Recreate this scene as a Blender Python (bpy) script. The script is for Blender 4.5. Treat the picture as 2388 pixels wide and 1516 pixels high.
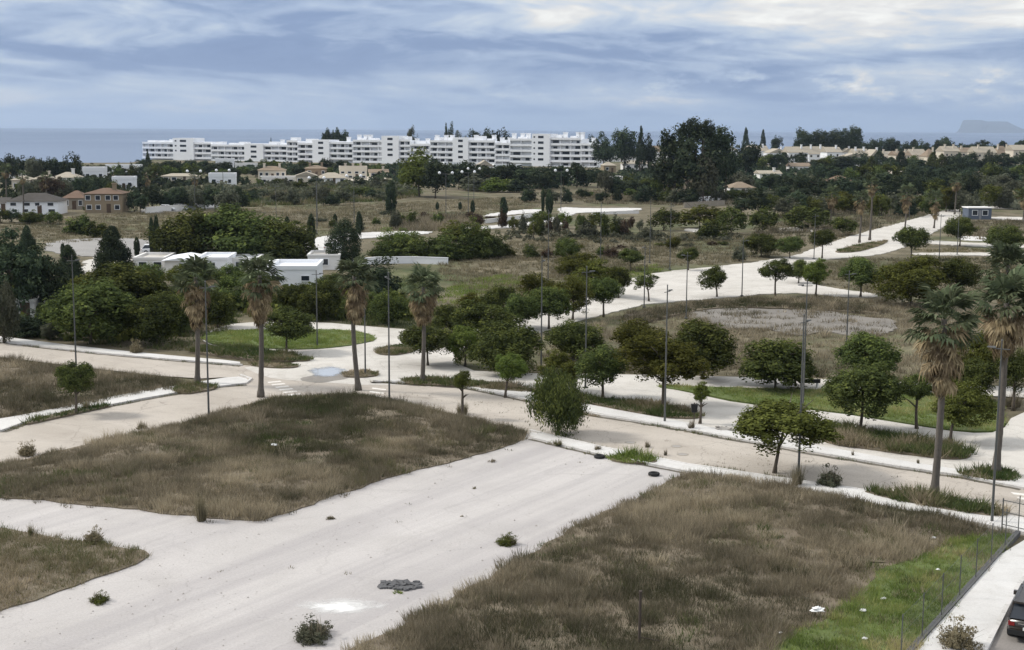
import bpy, math, random
import numpy as np
from mathutils import Vector, Matrix, Quaternion

random.seed(7)
for o in list(bpy.data.objects):
    bpy.data.objects.remove(o, do_unlink=True)
scene = bpy.context.scene
COL = scene.collection
R = math.radians

# ------------------------------------------------------------------ camera
PW, PH, FPX = 2388.0, 1516.0, 3200.0          # photograph size and focal length in its pixels
CAMZ = 20.0
PITCH = math.atan(456.0 / FPX)
ROLL = 0.0050
ROT = Matrix.Rotation(math.pi / 2 - PITCH, 3, 'X') @ Matrix.Rotation(ROLL, 3, 'Z')
cd = bpy.data.cameras.new('camera')
cam = bpy.data.objects.new('camera', cd)
COL.objects.link(cam)
cam.matrix_world = Matrix.Translation((0, 0, CAMZ)) @ ROT.to_4x4()
cd.sensor_width = 36.0
cd.lens = FPX / PW * 36.0
cd.clip_start = 0.5
cd.clip_end = 150000.0
scene.camera = cam

# ------------------------------------------------------------------ light
SUN_AZ, SUN_EL = R(-78), R(40)                # from the left (azimuth from +Y towards +X): shadows fall to the right
SUN_DIR = Vector((math.sin(SUN_AZ) * math.cos(SUN_EL), math.cos(SUN_AZ) * math.cos(SUN_EL), math.sin(SUN_EL)))
sl = bpy.data.lights.new('sun', 'SUN')
sl.energy = 2.9
sl.angle = R(9)
sl.color = (1.0, 0.955, 0.88)
sun = bpy.data.objects.new('sun', sl)
COL.objects.link(sun)
sun.rotation_euler = (-SUN_DIR).to_track_quat('-Z', 'Y').to_euler()
sun.location = (0, 0, 100)
scene.view_settings.view_transform = 'Standard'
scene.view_settings.look = 'None'
scene.view_settings.exposure = 0.12
scene.view_settings.gamma = 1.0
scene.view_settings.use_curve_mapping = False
cy = scene.cycles
cy.max_bounces = 5; cy.diffuse_bounces = 3; cy.glossy_bounces = 2; cy.transmission_bounces = 3; cy.volume_bounces = 0
cy.caustics_reflective = False; cy.caustics_refractive = False
cy.sample_clamp_indirect = 6.0
cy.use_adaptive_sampling = True
cy.adaptive_threshold = 0.02


class NT:
    """small helper for building node trees"""
    def __init__(self, tree):
        self.t = tree
        self.t.nodes.clear()

    def n(self, typ, **kw):
        nd = self.t.nodes.new(typ)
        for k, v in kw.items():
            if k == 'inp':
                for i, val in v.items():
                    self.put(nd.inputs[i], val)
            else:
                setattr(nd, k, v)
        return nd

    def put(self, sock, val):
        if isinstance(val, bpy.types.NodeSocket):
            self.t.links.new(val, sock)
        elif val is not None:
            sock.default_value = val

    def m(self, op, a, b=0.0, c=None, clamp=False):
        nd = self.t.nodes.new('ShaderNodeMath')
        nd.operation = op
        nd.use_clamp = clamp
        self.put(nd.inputs[0], a)
        self.put(nd.inputs[1], b)
        if c is not None:
            self.put(nd.inputs[2], c)
        return nd.outputs[0]

    def mix(self, f, a, b, blend='MIX'):
        nd = self.t.nodes.new('ShaderNodeMix')
        nd.data_type = 'RGBA'
        nd.blend_type = blend
        self.put(nd.inputs['Factor'], f)
        self.put(nd.inputs[6], a if isinstance(a, bpy.types.NodeSocket) else (*a[:3], 1))
        self.put(nd.inputs[7], b if isinstance(b, bpy.types.NodeSocket) else (*b[:3], 1))
        return nd.outputs[2]

    def noise(self, vec, scale, detail=4, rough=0.55, dist=0.0):
        nd = self.n('ShaderNodeTexNoise', inp={'Scale': scale, 'Detail': detail, 'Roughness': rough, 'Distortion': dist})
        if vec is not None:
            self.put(nd.inputs['Vector'], vec)
        return nd.outputs[0]

    def ramp(self, fac, stops, interp='LINEAR'):
        nd = self.t.nodes.new('ShaderNodeValToRGB')
        cr = nd.color_ramp
        cr.interpolation = interp
        while len(cr.elements) < len(stops):
            cr.elements.new(0.5)
        for e, (p, c) in zip(cr.elements, stops):
            e.position = p
            e.color = (*c[:3], 1) if not isinstance(c, (int, float)) else (c, c, c, 1)
        self.put(nd.inputs[0], fac)
        return nd.outputs[0]

    def comb(self, x, y, z=0.0):
        nd = self.t.nodes.new('ShaderNodeCombineXYZ')
        self.put(nd.inputs[0], x); self.put(nd.inputs[1], y); self.put(nd.inputs[2], z)
        return nd.outputs[0]


# ------------------------------------------------------------------ sky
world = bpy.data.worlds.new('World')
scene.world = world
world.use_nodes = True
w = NT(world.node_tree)
tc = w.n('ShaderNodeTexCoord')
sep = w.n('ShaderNodeSeparateXYZ', inp={0: tc.outputs['Generated']})
X, Y, Z = sep.outputs
az = w.m('ARCTAN2', X, Y)
el = w.m('ARCSINE', w.m('MAXIMUM', Z, -0.02))
# layers of cloud, long and thin near the horizon
warp = w.noise(w.comb(w.m('MULTIPLY', az, 4.0), w.m('MULTIPLY', el, 26.0), 3.7), 1.0, 3, 0.5)
wa = w.m('ADD', w.m('MULTIPLY', az, 7.5), w.m('MULTIPLY', w.m('SUBTRACT', warp, 0.5), 1.2))
we = w.m('ADD', w.m('MULTIPLY', el, 42.0), w.m('MULTIPLY', w.m('SUBTRACT', warp, 0.5), 1.6))
we = w.m('ADD', we, w.m('MULTIPLY', az, 1.9))
n1 = w.noise(w.comb(wa, we, 1.3), 1.0, 3, 0.5)
n2 = w.noise(w.comb(w.m('MULTIPLY', wa, 2.2), w.m('MULTIPLY', we, 1.8), 8.2), 1.0, 6, 0.55, 0.0)
n2u = w.noise(w.comb(w.m('MULTIPLY', wa, 2.2), w.m('ADD', w.m('MULTIPLY', we, 1.8), 0.35), 8.2), 1.0, 6, 0.55, 0.0)
n3 = w.noise(w.comb(w.m('MULTIPLY', wa, 8.0), w.m('MULTIPLY', we, 4.0), 2.2), 1.0, 5, 0.6)


def bump(c_az, s_az, c_el, s_el):
    da = w.m('DIVIDE', w.m('SUBTRACT', az, c_az), s_az)
    de = w.m('DIVIDE', w.m('SUBTRACT', w.m('ADD', el, w.m('MULTIPLY', w.m('SUBTRACT', n2, 0.5), 0.02)), c_el), s_el)
    return w.m('EXPONENT', w.m('MULTIPLY', w.m('ADD', w.m('MULTIPLY', da, da), w.m('MULTIPLY', de, de)), -1.0))


s = w.m('ADD', 0.55, w.m('MULTIPLY', w.m('SUBTRACT', n1, 0.5), 1.05))
s = w.m('ADD', s, w.m('MULTIPLY', w.m('SUBTRACT', n2, 0.5), 0.62))
s = w.m('ADD', s, w.m('MULTIPLY', w.m('SUBTRACT', n2, n2u), 0.28))          # tops of the cloud banks catch the light
s = w.m('ADD', s, w.m('MULTIPLY', w.m('SUBTRACT', n3, 0.5), 0.12))
s = w.m('SUBTRACT', s, w.m('MULTIPLY', bump(-0.13, 0.25, 0.051, 0.017), 0.42))     # the slate bank over the sea
s = w.m('SUBTRACT', s, w.m('MULTIPLY', bump(0.38, 0.11, 0.056, 0.011), 0.30))
s = w.m('ADD', s, w.m('MULTIPLY', bump(0.30, 0.22, 0.088, 0.030), 0.38))           # bright break in the deck
s = w.m('ADD', s, w.m('MULTIPLY', bump(-0.42, 0.14, 0.064, 0.010), 0.20))
s = w.m('ADD', s, w.m('MULTIPLY', bump(-0.36, 0.26, 0.018, 0.008), 0.22))
n4 = w.noise(w.comb(w.m('MULTIPLY', az, 26.0), w.m('MULTIPLY', el, 60.0), 5.5), 1.0, 5, 0.6, 0.2)
puff = w.m('MULTIPLY', w.m('DIVIDE', w.m('SUBTRACT', n4, 0.50), 0.16, clamp=True), bump(0.24, 0.24, 0.032, 0.013))
s = w.m('ADD', s, w.m('MULTIPLY', puff, 0.42))
s = w.m('ADD', s, w.m('MULTIPLY', w.m('SUBTRACT', n4, 0.5), 0.16))
cloud = w.ramp(s, [(0.06, (0.185, 0.255, 0.42)), (0.30, (0.22, 0.298, 0.465)), (0.50, (0.37, 0.455, 0.60)),
                   (0.68, (0.54, 0.605, 0.685)), (0.86, (0.76, 0.745, 0.71)), (1.0, (0.93, 0.915, 0.855))])
# overcast skies grow brighter towards the zenith
zen = w.m('ADD', 1.0, w.m('MULTIPLY', w.m('MAXIMUM', Z, 0.0), 0.95))
vm = w.n('ShaderNodeVectorMath', operation='SCALE', inp={0: cloud, 'Scale': w.m('MULTIPLY', zen, 10.0)})
sky = w.n('ShaderNodeTexSky')
sky.sky_type = 'NISHITA'
sky.sun_disc = False
sky.sun_elevation = SUN_EL
sky.sun_rotation = SUN_AZ
sky.dust_density = 1.5
hor = w.m('SUBTRACT', 1.0, w.m('DIVIDE', w.m('MAXIMUM', el, 0.0), 0.030), clamp=True)
cover = w.m('SUBTRACT', 0.94, w.m('MULTIPLY', hor, 0.50))
blue = w.mix(0.85, sky.outputs[0], (2.35, 3.65, 6.5))
deck = w.m('SMOOTHSTEP', 0.0) if False else w.m('DIVIDE', w.m('SUBTRACT', Z, 0.12), 0.30, clamp=True)
grey = w.n('ShaderNodeVectorMath', operation='SCALE', inp={0: w.mix(n1, (0.50, 0.51, 0.53), (0.74, 0.735, 0.715)), 'Scale': w.m('MULTIPLY', zen, 10.0)})
tot = w.mix(cover, blue, w.mix(w.m('MULTIPLY', deck, 0.9), vm.outputs[0], grey.outputs[0]))
bg = w.n('ShaderNodeBackground', inp={0: tot, 1: 0.1})
wo = w.n('ShaderNodeOutputWorld', inp={0: bg.outputs[0]})

# ------------------------------------------------------------------ geometry helpers
RM = np.array(ROT)
CAM = np.array((0.0, 0.0, CAMZ))


def P(u, v, z=0.0):
    """point of the ground plane (height z) seen at a place of the photograph"""
    d = RM @ np.array(((u - PW / 2) / FPX, -(v - PH / 2) / FPX, -1.0))
    t = (z - CAMZ) / d[2]
    q = CAM + d * t
    return Vector((q[0], q[1], z))


def proj(p):
    q = RM.T @ (np.array(p) - CAM)
    return PW / 2 + FPX * q[0] / -q[2], PH / 2 - FPX * q[1] / -q[2]


def mpp(p):
    """metres per photograph pixel at a point"""
    q = RM.T @ (np.array(p) - CAM)
    return -q[2] / FPX


def top_h(p, vt):
    """height above p whose image lies at row vt"""
    lo, hi = 0.0, 200.0
    for _ in range(40):
        mid = (lo + hi) / 2
        if proj((p[0], p[1], p[2] + mid))[1] > vt:
            lo = mid
        else:
            hi = mid
    return lo


def tag(o, label=None, cat=None, group=None, kind=None):
    if label: o['label'] = label
    if cat: o['category'] = cat
    if group: o['group'] = group
    if kind: o['kind'] = kind
    return o


def link(o, parent=None):
    COL.objects.link(o)
    if parent is not None:
        o.parent = parent
    return o


def empty(name, loc, rz=0.0):
    o = bpy.data.objects.new(name, None)
    o.empty_display_size = 0.2
    o.location = loc
    o.rotation_euler = (0, 0, rz)
    return link(o)


def np_mesh(name, V, F, mat, var=None, smooth=False):
    V = np.asarray(V, dtype=np.float32)
    F = np.asarray(F, dtype=np.int32)
    k = F.shape[1]
    me = bpy.data.meshes.new(name)
    me.vertices.add(len(V)); me.vertices.foreach_set('co', V.ravel())
    me.loops.add(F.size); me.loops.foreach_set('vertex_index', F.ravel())
    me.polygons.add(len(F))
    me.polygons.foreach_set('loop_start', np.arange(0, F.size, k, dtype=np.int32))
    me.polygons.foreach_set('loop_total', np.full(len(F), k, dtype=np.int32))
    if smooth:
        me.polygons.foreach_set('use_smooth', np.ones(len(F), dtype=bool))
    if var is not None:
        at = me.attributes.new('var', 'FLOAT', 'FACE')
        at.data.foreach_set('value', np.asarray(var, dtype=np.float32))
    me.update(calc_edges=True)
    me.validate()
    if mat is not None:
        me.materials.append(mat)
    return me


class MB:
    """collects boxes, tubes and panels, links them as one mesh object"""
    def __init__(self):
        self.v, self.f = [], []

    def add(self, vs, fs):
        b = len(self.v)
        self.v += [tuple(p) for p in vs]
        self.f += [tuple(i + b for i in q) for q in fs]
        return self

    def box(self, x0, x1, y0, y1, z0, z1):
        return self.add([(x0, y0, z0), (x1, y0, z0), (x1, y1, z0), (x0, y1, z0), (x0, y0, z1), (x1, y0, z1), (x1, y1, z1), (x0, y1, z1)],
                        [(0, 3, 2, 1), (4, 5, 6, 7), (0, 1, 5, 4), (1, 2, 6, 5), (2, 3, 7, 6), (3, 0, 4, 7)])

    def tube(self, pts, rad, n=8, caps=True):
        pts = [Vector(p) for p in pts]
        rings = []
        for i, p in enumerate(pts):
            d = (pts[min(i + 1, len(pts) - 1)] - pts[max(i - 1, 0)]).normalized()
            a = d.cross(Vector((0.31, 0.95, 0.05))).normalized()
            b = d.cross(a).normalized()
            r = rad[i] if hasattr(rad, '__len__') else rad
            rings.append([p + (a * math.cos(t) + b * math.sin(t)) * r for t in [2 * math.pi * k / n for k in range(n)]])
        vs = [q for ring in rings for q in ring]
        fs = []
        for i in range(len(pts) - 1):
            for k in range(n):
                k2 = (k + 1) % n
                fs.append((i * n + k, i * n + k2, (i + 1) * n + k2, (i + 1) * n + k))
        if caps:
            fs.append(tuple(range(n))[::-1])
            fs.append(tuple((len(pts) - 1) * n + k for k in range(n)))
        return self.add(vs, fs)

    def mesh(self, name, mat, smooth=False):
        me = bpy.data.meshes.new(name)
        me.from_pydata([tuple(p) for p in self.v], [], self.f)
        me.update()
        if smooth:
            me.polygons.foreach_set('use_smooth', np.ones(len(me.polygons), dtype=bool))
        if mat is not None:
            me.materials.append(mat)
        return me

    def build(self, name, mat, parent=None, smooth=False):
        return link(bpy.data.objects.new(name, self.mesh(name, mat, smooth)), parent)


def inst(name, me, parent=None, loc=(0, 0, 0), rot=(0, 0, 0), sc=(1, 1, 1), mat=None):
    o = bpy.data.objects.new(name, me)
    o.location = loc
    o.rotation_euler = rot
    o.scale = sc if hasattr(sc, '__len__') else (sc, sc, sc)
    link(o, parent)
    if mat is not None:
        o.material_slots[0].link = 'OBJECT'
        o.material_slots[0].material = mat
    return o


def vnoise(xy, scale, seed=0):
    """smooth value noise 0..1 on an array of points"""
    q = np.asarray(xy, dtype=np.float64)[:, :2] / scale + 1000.0
    i = np.floor(q).astype(np.int64)
    f = q - i
    f = f * f * (3 - 2 * f)

    def h(a, b):
        n = (a * 374761393 + b * 668265263 + seed * 1442695041) & 0x7fffffff
        n = ((n ^ (n >> 13)) * 1274126177) & 0x7fffffff
        return ((n ^ (n >> 16)) & 0xffff) / 65535.0
    a, b = i[:, 0], i[:, 1]
    return ((h(a, b) * (1 - f[:, 0]) + h(a + 1, b) * f[:, 0]) * (1 - f[:, 1]) +
            (h(a, b + 1) * (1 - f[:, 0]) + h(a + 1, b + 1) * f[:, 0]) * f[:, 1])


def chaikin(pts, it=2):
    for _ in range(it):
        out = []
        for i in range(len(pts)):
            a, b = pts[i], pts[(i + 1) % len(pts)]
            out += [a * 0.75 + b * 0.25, a * 0.25 + b * 0.75]
        pts = out
    return pts


def poly(px, z=0.0, it=2, jit=0.0):
    pts = chaikin([P(u, v, z) for u, v in px], it)
    if jit:
        # wander of the edge, so that it is not a clean spline
        fine = []
        for i in range(len(pts)):
            a, b = pts[i], pts[(i + 1) % len(pts)]
            n = max(1, min(40, int((b - a).length / 0.6)))
            for k in range(n):
                fine.append(a.lerp(b, k / n))
        xy = np.array([(p.x, p.y) for p in fine])
        dx = (vnoise(xy, 1.1, 5) - 0.5) * 2 * jit + (vnoise(xy, 0.45, 6) - 0.5) * jit
        dy = (vnoise(xy, 1.1, 7) - 0.5) * 2 * jit + (vnoise(xy, 0.45, 8) - 0.5) * jit
        pts = [Vector((p.x + a, p.y + b, p.z)) for p, a, b in zip(fine, dx, dy)]
    return pts


def inside(xy, pg):
    x, y = xy[:, 0], xy[:, 1]
    r = np.zeros(len(x), dtype=bool)
    n = len(pg)
    for i in range(n):
        x1, y1 = pg[i][0], pg[i][1]
        x2, y2 = pg[(i + 1) % n][0], pg[(i + 1) % n][1]
        if y1 == y2:
            continue
        c = ((y1 > y) != (y2 > y)) & (x < (x2 - x1) * (y - y1) / (y2 - y1) + x1)
        r ^= c
    return r


def edge_dist(xy, pg):
    d = np.full(len(xy), 1e9)
    n = len(pg)
    for i in range(n):
        a = np.array(pg[i][:2]); b = np.array(pg[(i + 1) % n][:2])
        ab = b - a
        L = max(ab @ ab, 1e-9)
        t = np.clip(((xy - a) @ ab) / L, 0, 1)
        q = xy - (a + t[:, None] * ab)
        d = np.minimum(d, np.hypot(q[:, 0], q[:, 1]))
    return d


def sheet(name, pts, mat, skirt=0.0, label=None):
    """flat piece of the setting, with a real step down at its edge when skirt > 0"""
    n = len(pts)
    area = sum(pts[i].x * pts[(i + 1) % n].y - pts[(i + 1) % n].x * pts[i].y for i in range(n))
    if area < 0:
        pts = pts[::-1]
    m = MB()
    m.add(pts, [tuple(range(n))])
    if skirt:
        lo = [Vector((p.x, p.y, p.z - skirt)) for p in pts]
        m.add(list(pts) + lo, [(i, i + n, (i + 1) % n + n, (i + 1) % n) for i in range(n)])
    o = m.build(name, mat)
    tag(o, label, None, None, 'structure')
    return o


# ------------------------------------------------------------------ materials
def new_mat(name):
    m = bpy.data.materials.new(name)
    m.use_nodes = True
    return m, NT(m.node_tree)


def world_pos(t):
    return t.n('ShaderNodeNewGeometry').outputs['Position']


def finish(t, col, rough=0.85, bump_src=None, bump_d=0.02, bump_s=0.5, spec=0.3, metal=0.0):
    b = t.n('ShaderNodeBsdfPrincipled', inp={'Base Color': col if isinstance(col, bpy.types.NodeSocket) else (*col[:3], 1),
                                             'Roughness': rough, 'Metallic': metal})
    b.inputs['Specular IOR Level'].default_value = spec
    if bump_src is not None:
        bp = t.n('ShaderNodeBump', inp={'Strength': bump_s, 'Distance': bump_d, 'Height': bump_src})
        t.t.links.new(bp.outputs[0], b.inputs['Normal'])
    t.n('ShaderNodeOutputMaterial', inp={0: b.outputs[0]})


def paint(name, col, rough=0.6, spec=0.4, vary=0.12, scale=1.5, metal=0.0):
    m, t = new_mat(name)
    tcn = t.n('ShaderNodeTexCoord')
    a = t.noise(tcn.outputs['Object'], scale, 5, 0.6)
    c = t.mix(a, tuple(x * (1 - vary) for x in col), tuple(min(1, x * (1 + vary)) for x in col))
    finish(t, c, rough, spec=spec, metal=metal)
    return m


def surface(name, base, patch, stain, stain_amt=0.35, sc=0.25, speck=0.12, streak=None, spots=0.0, rough=0.9, cracks=0.0):
    """worn mineral surface in world space: large patches, stains, grain, streaks along a direction, dark specks"""
    m, t = new_mat(name)
    pos = world_pos(t)
    big = t.noise(pos, sc, 5, 0.6, 0.4)
    c = t.mix(t.ramp(big, [(0.35, 0.0), (0.65, 1.0)]), base, patch)
    st = t.noise(pos, sc * 2.3, 6, 0.62, 0.8)
    c = t.mix(t.m('MULTIPLY', t.ramp(st, [(0.50, 0.0), (0.72, 1.0)]), stain_amt), c, stain)
    if streak is not None:
        rot_ = t.n('ShaderNodeMapping', inp={0: pos, 'Rotation': (0, 0, streak[0])}).outputs[0]
        mp = t.n('ShaderNodeMapping', inp={0: rot_, 'Scale': (0.42, 0.014, 1)})
        sn = t.noise(mp.outputs[0], 1.0, 4, 0.6, 0.15)
        c = t.mix(t.m('MULTIPLY', t.ramp(sn, [(0.44, 0.0), (0.62, 1.0)]), streak[1]), c, streak[2])
        mp2 = t.n('ShaderNodeMapping', inp={0: rot_, 'Scale': (1.7, 0.045, 1)})
        sn2 = t.noise(mp2.outputs[0], 1.0, 5, 0.65, 0.2)
        c = t.mix(t.m('MULTIPLY', t.ramp(sn2, [(0.50, 0.0), (0.75, 1.0)]), streak[1] * 0.35), c, streak[2])
    fine = t.noise(pos, 9.0, 4, 0.7)
    c = t.mix(speck, c, t.ramp(fine, [(0.3, 0.0), (0.7, 1.0)]), 'OVERLAY')
    if spots:
        vo = t.noise(pos, 1.7, 3, 0.75, 1.2)
        c = t.mix(t.m('MULTIPLY', t.ramp(vo, [(0.63, 0.0), (0.70, 1.0)]), spots), c, stain)
    if cracks:
        wv = t.noise(pos, 0.8, 3, 0.5)
        vv = t.n('ShaderNodeVectorMath', operation='ADD', inp={0: pos, 1: t.comb(t.m('MULTIPLY', wv, 1.6), wv)})
        cr = t.n('ShaderNodeTexVoronoi', feature='DISTANCE_TO_EDGE', inp={'Scale': 0.22})
        t.put(cr.inputs['Vector'], vv.outputs[0])
        c = t.mix(t.m('MULTIPLY', t.ramp(cr.outputs['Distance'], [(0.003, 1.0), (0.010, 0.0)]), cracks), c, tuple(x * 0.5 for x in stain))
    finish(t, c, rough, fine, 0.01, 0.25, spec=0.25)
    return m


def leafy(name, stops, transl=0.35, objvar=0.18, hue=0.0):
    """leaf and blade material: colour from the per-face 'var', varied per object; thin and partly translucent"""
    m, t = new_mat(name)
    at = t.n('ShaderNodeAttribute', attribute_name='var')
    c = t.ramp(at.outputs['Fac'], stops)
    oi = t.n('ShaderNodeObjectInfo')
    hs = t.n('ShaderNodeHueSaturation', inp={'Color': c, 'Hue': t.m('ADD', 0.5 - hue, t.m('MULTIPLY', oi.outputs['Random'], 2 * hue)),
                                             'Value': t.m('ADD', 1.0 - objvar, t.m('MULTIPLY', oi.outputs['Random'], 2 * objvar))})
    d = t.n('ShaderNodeBsdfDiffuse', inp={0: hs.outputs[0]})
    tr = t.n('ShaderNodeBsdfTranslucent', inp={0: hs.outputs[0]})
    mx = t.n('ShaderNodeMixShader', inp={0: transl, 1: d.outputs[0], 2: tr.outputs[0]})
    t.n('ShaderNodeOutputMaterial', inp={0: mx.outputs[0]})
    return m


ROAD_DIR = -R(33)
M = {}
M['pale_road'] = surface('pale_road', (0.425, 0.402, 0.385), (0.49, 0.465, 0.448), (0.335, 0.315, 0.302), 0.45, 0.10, 0.10, spots=0.12, cracks=0.12,
                         streak=(-ROAD_DIR, 0.60, (0.33, 0.31, 0.31)))
M['tan_road'] = surface('tan_road', (0.385, 0.345, 0.298), (0.445, 0.402, 0.352), (0.285, 0.252, 0.218), 0.55, 0.16, 0.14,
                        streak=(-R(52), 0.30, (0.52, 0.475, 0.42)), spots=0.35, cracks=0.35)
M['white_concrete'] = surface('white_concrete', (0.565, 0.538, 0.496), (0.49, 0.465, 0.425), (0.36, 0.33, 0.29), 0.6, 0.16, 0.12, spots=0.4, cracks=0.3)
M['pavement'] = surface('pavement', (0.55, 0.535, 0.515), (0.62, 0.61, 0.59), (0.42, 0.40, 0.37), 0.4, 0.35, 0.1, spots=0.3)
M['kerb'] = surface('kerb', (0.55, 0.535, 0.51), (0.62, 0.60, 0.58), (0.30, 0.28, 0.25), 0.5, 0.6, 0.1)
M['asphalt'] = surface('asphalt', (0.22, 0.20, 0.185), (0.26, 0.24, 0.22), (0.15, 0.14, 0.13), 0.4, 0.3, 0.1)
M['old_slab'] = surface('old_slab', (0.175, 0.162, 0.145), (0.225, 0.208, 0.185), (0.12, 0.108, 0.088), 0.7, 0.2, 0.14, spots=0.6, cracks=0.5)
M['car_park'] = surface('car_park', (0.26, 0.25, 0.24), (0.31, 0.30, 0.285), (0.2, 0.19, 0.17), 0.4, 0.1, 0.1)
M['line_paint'] = surface('line_paint', (0.74, 0.72, 0.68), (0.68, 0.65, 0.60), (0.52, 0.46, 0.39), 0.6, 1.5, 0.1, spots=0.5)


def film_material(name, col, rough, soft, amp, spec=0.3):
    """thin film on the paving (lime, water), ragged and fading at its rim; object space radius 1"""
    m, t = new_mat(name)
    tcn = t.n('ShaderNodeTexCoord')
    ln = t.n('ShaderNodeVectorMath', operation='LENGTH', inp={0: tcn.outputs['Object']}).outputs['Value']
    mpn = t.n('ShaderNodeMapping', inp={0: tcn.outputs['Object'], 'Scale': (2.0, 2.0, 1)})
    nz = t.noise(mpn.outputs[0], 1.0, 7, 0.68, 0.6)
    f = t.m('ADD', t.m('SUBTRACT', 0.80, ln), t.m('MULTIPLY', t.m('SUBTRACT', nz, 0.5), amp))
    al = t.m('MULTIPLY', f, soft, clamp=True)
    d = t.n('ShaderNodeBsdfPrincipled', inp={'Base Color': (*col, 1), 'Roughness': rough})
    d.inputs['Specular IOR Level'].default_value = spec
    tr = t.n('ShaderNodeBsdfTransparent')
    mx = t.n('ShaderNodeMixShader', inp={0: al, 1: tr.outputs[0], 2: d.outputs[0]})
    t.n('ShaderNodeOutputMaterial', inp={0: mx.outputs[0]})
    return m


M['puddle'] = film_material('puddle_water', (0.40, 0.425, 0.46), 0.10, 3.0, 1.4, 0.6)
M['lime_spill'] = film_material('lime_spill', (0.72, 0.715, 0.70), 0.9, 1.7, 1.5)
M['soil'] = surface('soil', (0.145, 0.118, 0.085), (0.19, 0.158, 0.115), (0.085, 0.082, 0.05), 0.6, 0.5, 0.12)
M['soil_green'] = surface('soil_green', (0.085, 0.115, 0.035), (0.12, 0.155, 0.05), (0.09, 0.085, 0.05), 0.4, 0.4, 0.1)
M['gutter'] = surface('gutter', (0.10, 0.09, 0.072), (0.15, 0.135, 0.11), (0.06, 0.055, 0.042), 0.5, 0.8, 0.15)  # grime colour, kept dark to include the shade of the kerb face
M['lime'] = surface('lime', (0.74, 0.735, 0.72), (0.70, 0.69, 0.68), (0.55, 0.54, 0.53), 0.6, 1.2, 0.05)


def earth_material():
    m, t = new_mat('earth')
    pos = world_pos(t)
    mp = t.n('ShaderNodeMapping', inp={0: pos, 'Rotation': (0, 0, 0.35), 'Scale': (1, 0.7, 1)})
    a = t.noise(mp.outputs[0], 0.030, 6, 0.62, 0.5)
    b = t.noise(pos, 0.16, 6, 0.65, 0.4)
    f = t.noise(pos, 1.3, 5, 0.7)
    c = t.ramp(b, [(0.28, (0.075, 0.070, 0.044)), (0.48, (0.135, 0.118, 0.080)), (0.70, (0.215, 0.185, 0.128))])
    g = t.ramp(b, [(0.3, (0.045, 0.06, 0.026)), (0.7, (0.10, 0.125, 0.048))])
    c = t.mix(t.ramp(a, [(0.50, 0.0), (0.64, 0.85)]), c, g)
    c = t.mix(0.3, c, t.ramp(f, [(0.3, 0.15), (0.7, 0.85)]), 'OVERLAY')
    finish(t, c, 0.95, f, 0.15, 0.6, spec=0.1)
    return m


M['earth'] = earth_material()


def sea_material():
    m, t = new_mat('sea_water')
    pos = world_pos(t)
    mp = t.n('ShaderNodeMapping', inp={0: pos, 'Scale': (0.0016, 0.00035, 1)})
    b = t.noise(mp.outputs[0], 1.0, 5, 0.6, 0.4)
    mp2 = t.n('ShaderNodeMapping', inp={0: pos, 'Scale': (0.05, 0.15, 1)})
    wv = t.noise(mp2.outputs[0], 1.0, 4, 0.6)
    c = t.mix(t.ramp(b, [(0.35, 0.0), (0.65, 1.0)]), (0.105, 0.150, 0.235), (0.155, 0.205, 0.295))
    finish(t, c, 0.60, wv, 0.9, 0.9, spec=0.25)
    return m


M['sea'] = sea_material()
M['dry'] = leafy('dry_grass', [(0.00, (0.057, 0.064, 0.031)), (0.20, (0.094, 0.090, 0.055)), (0.42, (0.152, 0.133, 0.092)), (0.62, (0.216, 0.186, 0.133)), (0.82, (0.304, 0.262, 0.184)), (1.00, (0.460, 0.396, 0.285))], 0.3, 0.0)
M['mixgrass'] = leafy('mixed_grass', [(0.0, (0.058, 0.086, 0.032)), (0.30, (0.107, 0.129, 0.051)), (0.52, (0.176, 0.160, 0.090)),
                                      (0.75, (0.283, 0.238, 0.166)), (1.0, (0.467, 0.389, 0.272))], 0.3, 0.0)
M['green'] = leafy('green_grass', [(0.00, (0.073, 0.100, 0.029)), (0.30, (0.122, 0.171, 0.044)), (0.60, (0.195, 0.250, 0.067)), (0.85, (0.293, 0.311, 0.116)), (1.00, (0.415, 0.378, 0.183))], 0.35, 0.0)
M['tan'] = leafy('tan_grass', [(0.00, (0.085, 0.090, 0.052)), (0.40, (0.165, 0.148, 0.095)), (0.70, (0.255, 0.222, 0.148)), (1.00, (0.380, 0.325, 0.220))], 0.3, 0.0)
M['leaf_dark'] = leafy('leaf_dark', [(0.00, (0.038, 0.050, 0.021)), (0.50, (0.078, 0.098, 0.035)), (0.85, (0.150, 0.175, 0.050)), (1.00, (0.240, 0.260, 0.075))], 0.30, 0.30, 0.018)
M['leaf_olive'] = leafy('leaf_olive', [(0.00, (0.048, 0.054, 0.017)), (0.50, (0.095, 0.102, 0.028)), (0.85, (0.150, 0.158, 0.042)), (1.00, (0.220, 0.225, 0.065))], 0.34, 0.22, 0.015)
M['leaf_light'] = leafy('leaf_light', [(0.0, (0.066, 0.090, 0.024)), (0.5, (0.114, 0.150, 0.038)), (1.0, (0.216, 0.252, 0.072))], 0.35, 0.15, 0.015)
M['leaf_pine'] = leafy('leaf_pine', [(0.0, (0.025, 0.035, 0.025)), (0.5, (0.046, 0.063, 0.038)), (1.0, (0.097, 0.113, 0.060))], 0.2, 0.3, 0.02)
M['leaf_grey'] = leafy('leaf_grey', [(0.0, (0.064, 0.072, 0.048)), (0.5, (0.108, 0.114, 0.077)), (1.0, (0.172, 0.172, 0.122))], 0.25, 0.2, 0.02)
M['leaf_brown'] = leafy('leaf_brown', [(0.0, (0.050, 0.036, 0.026)), (0.5, (0.085, 0.063, 0.046)), (1.0, (0.15, 0.115, 0.085))], 0.25, 0.2)
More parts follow.
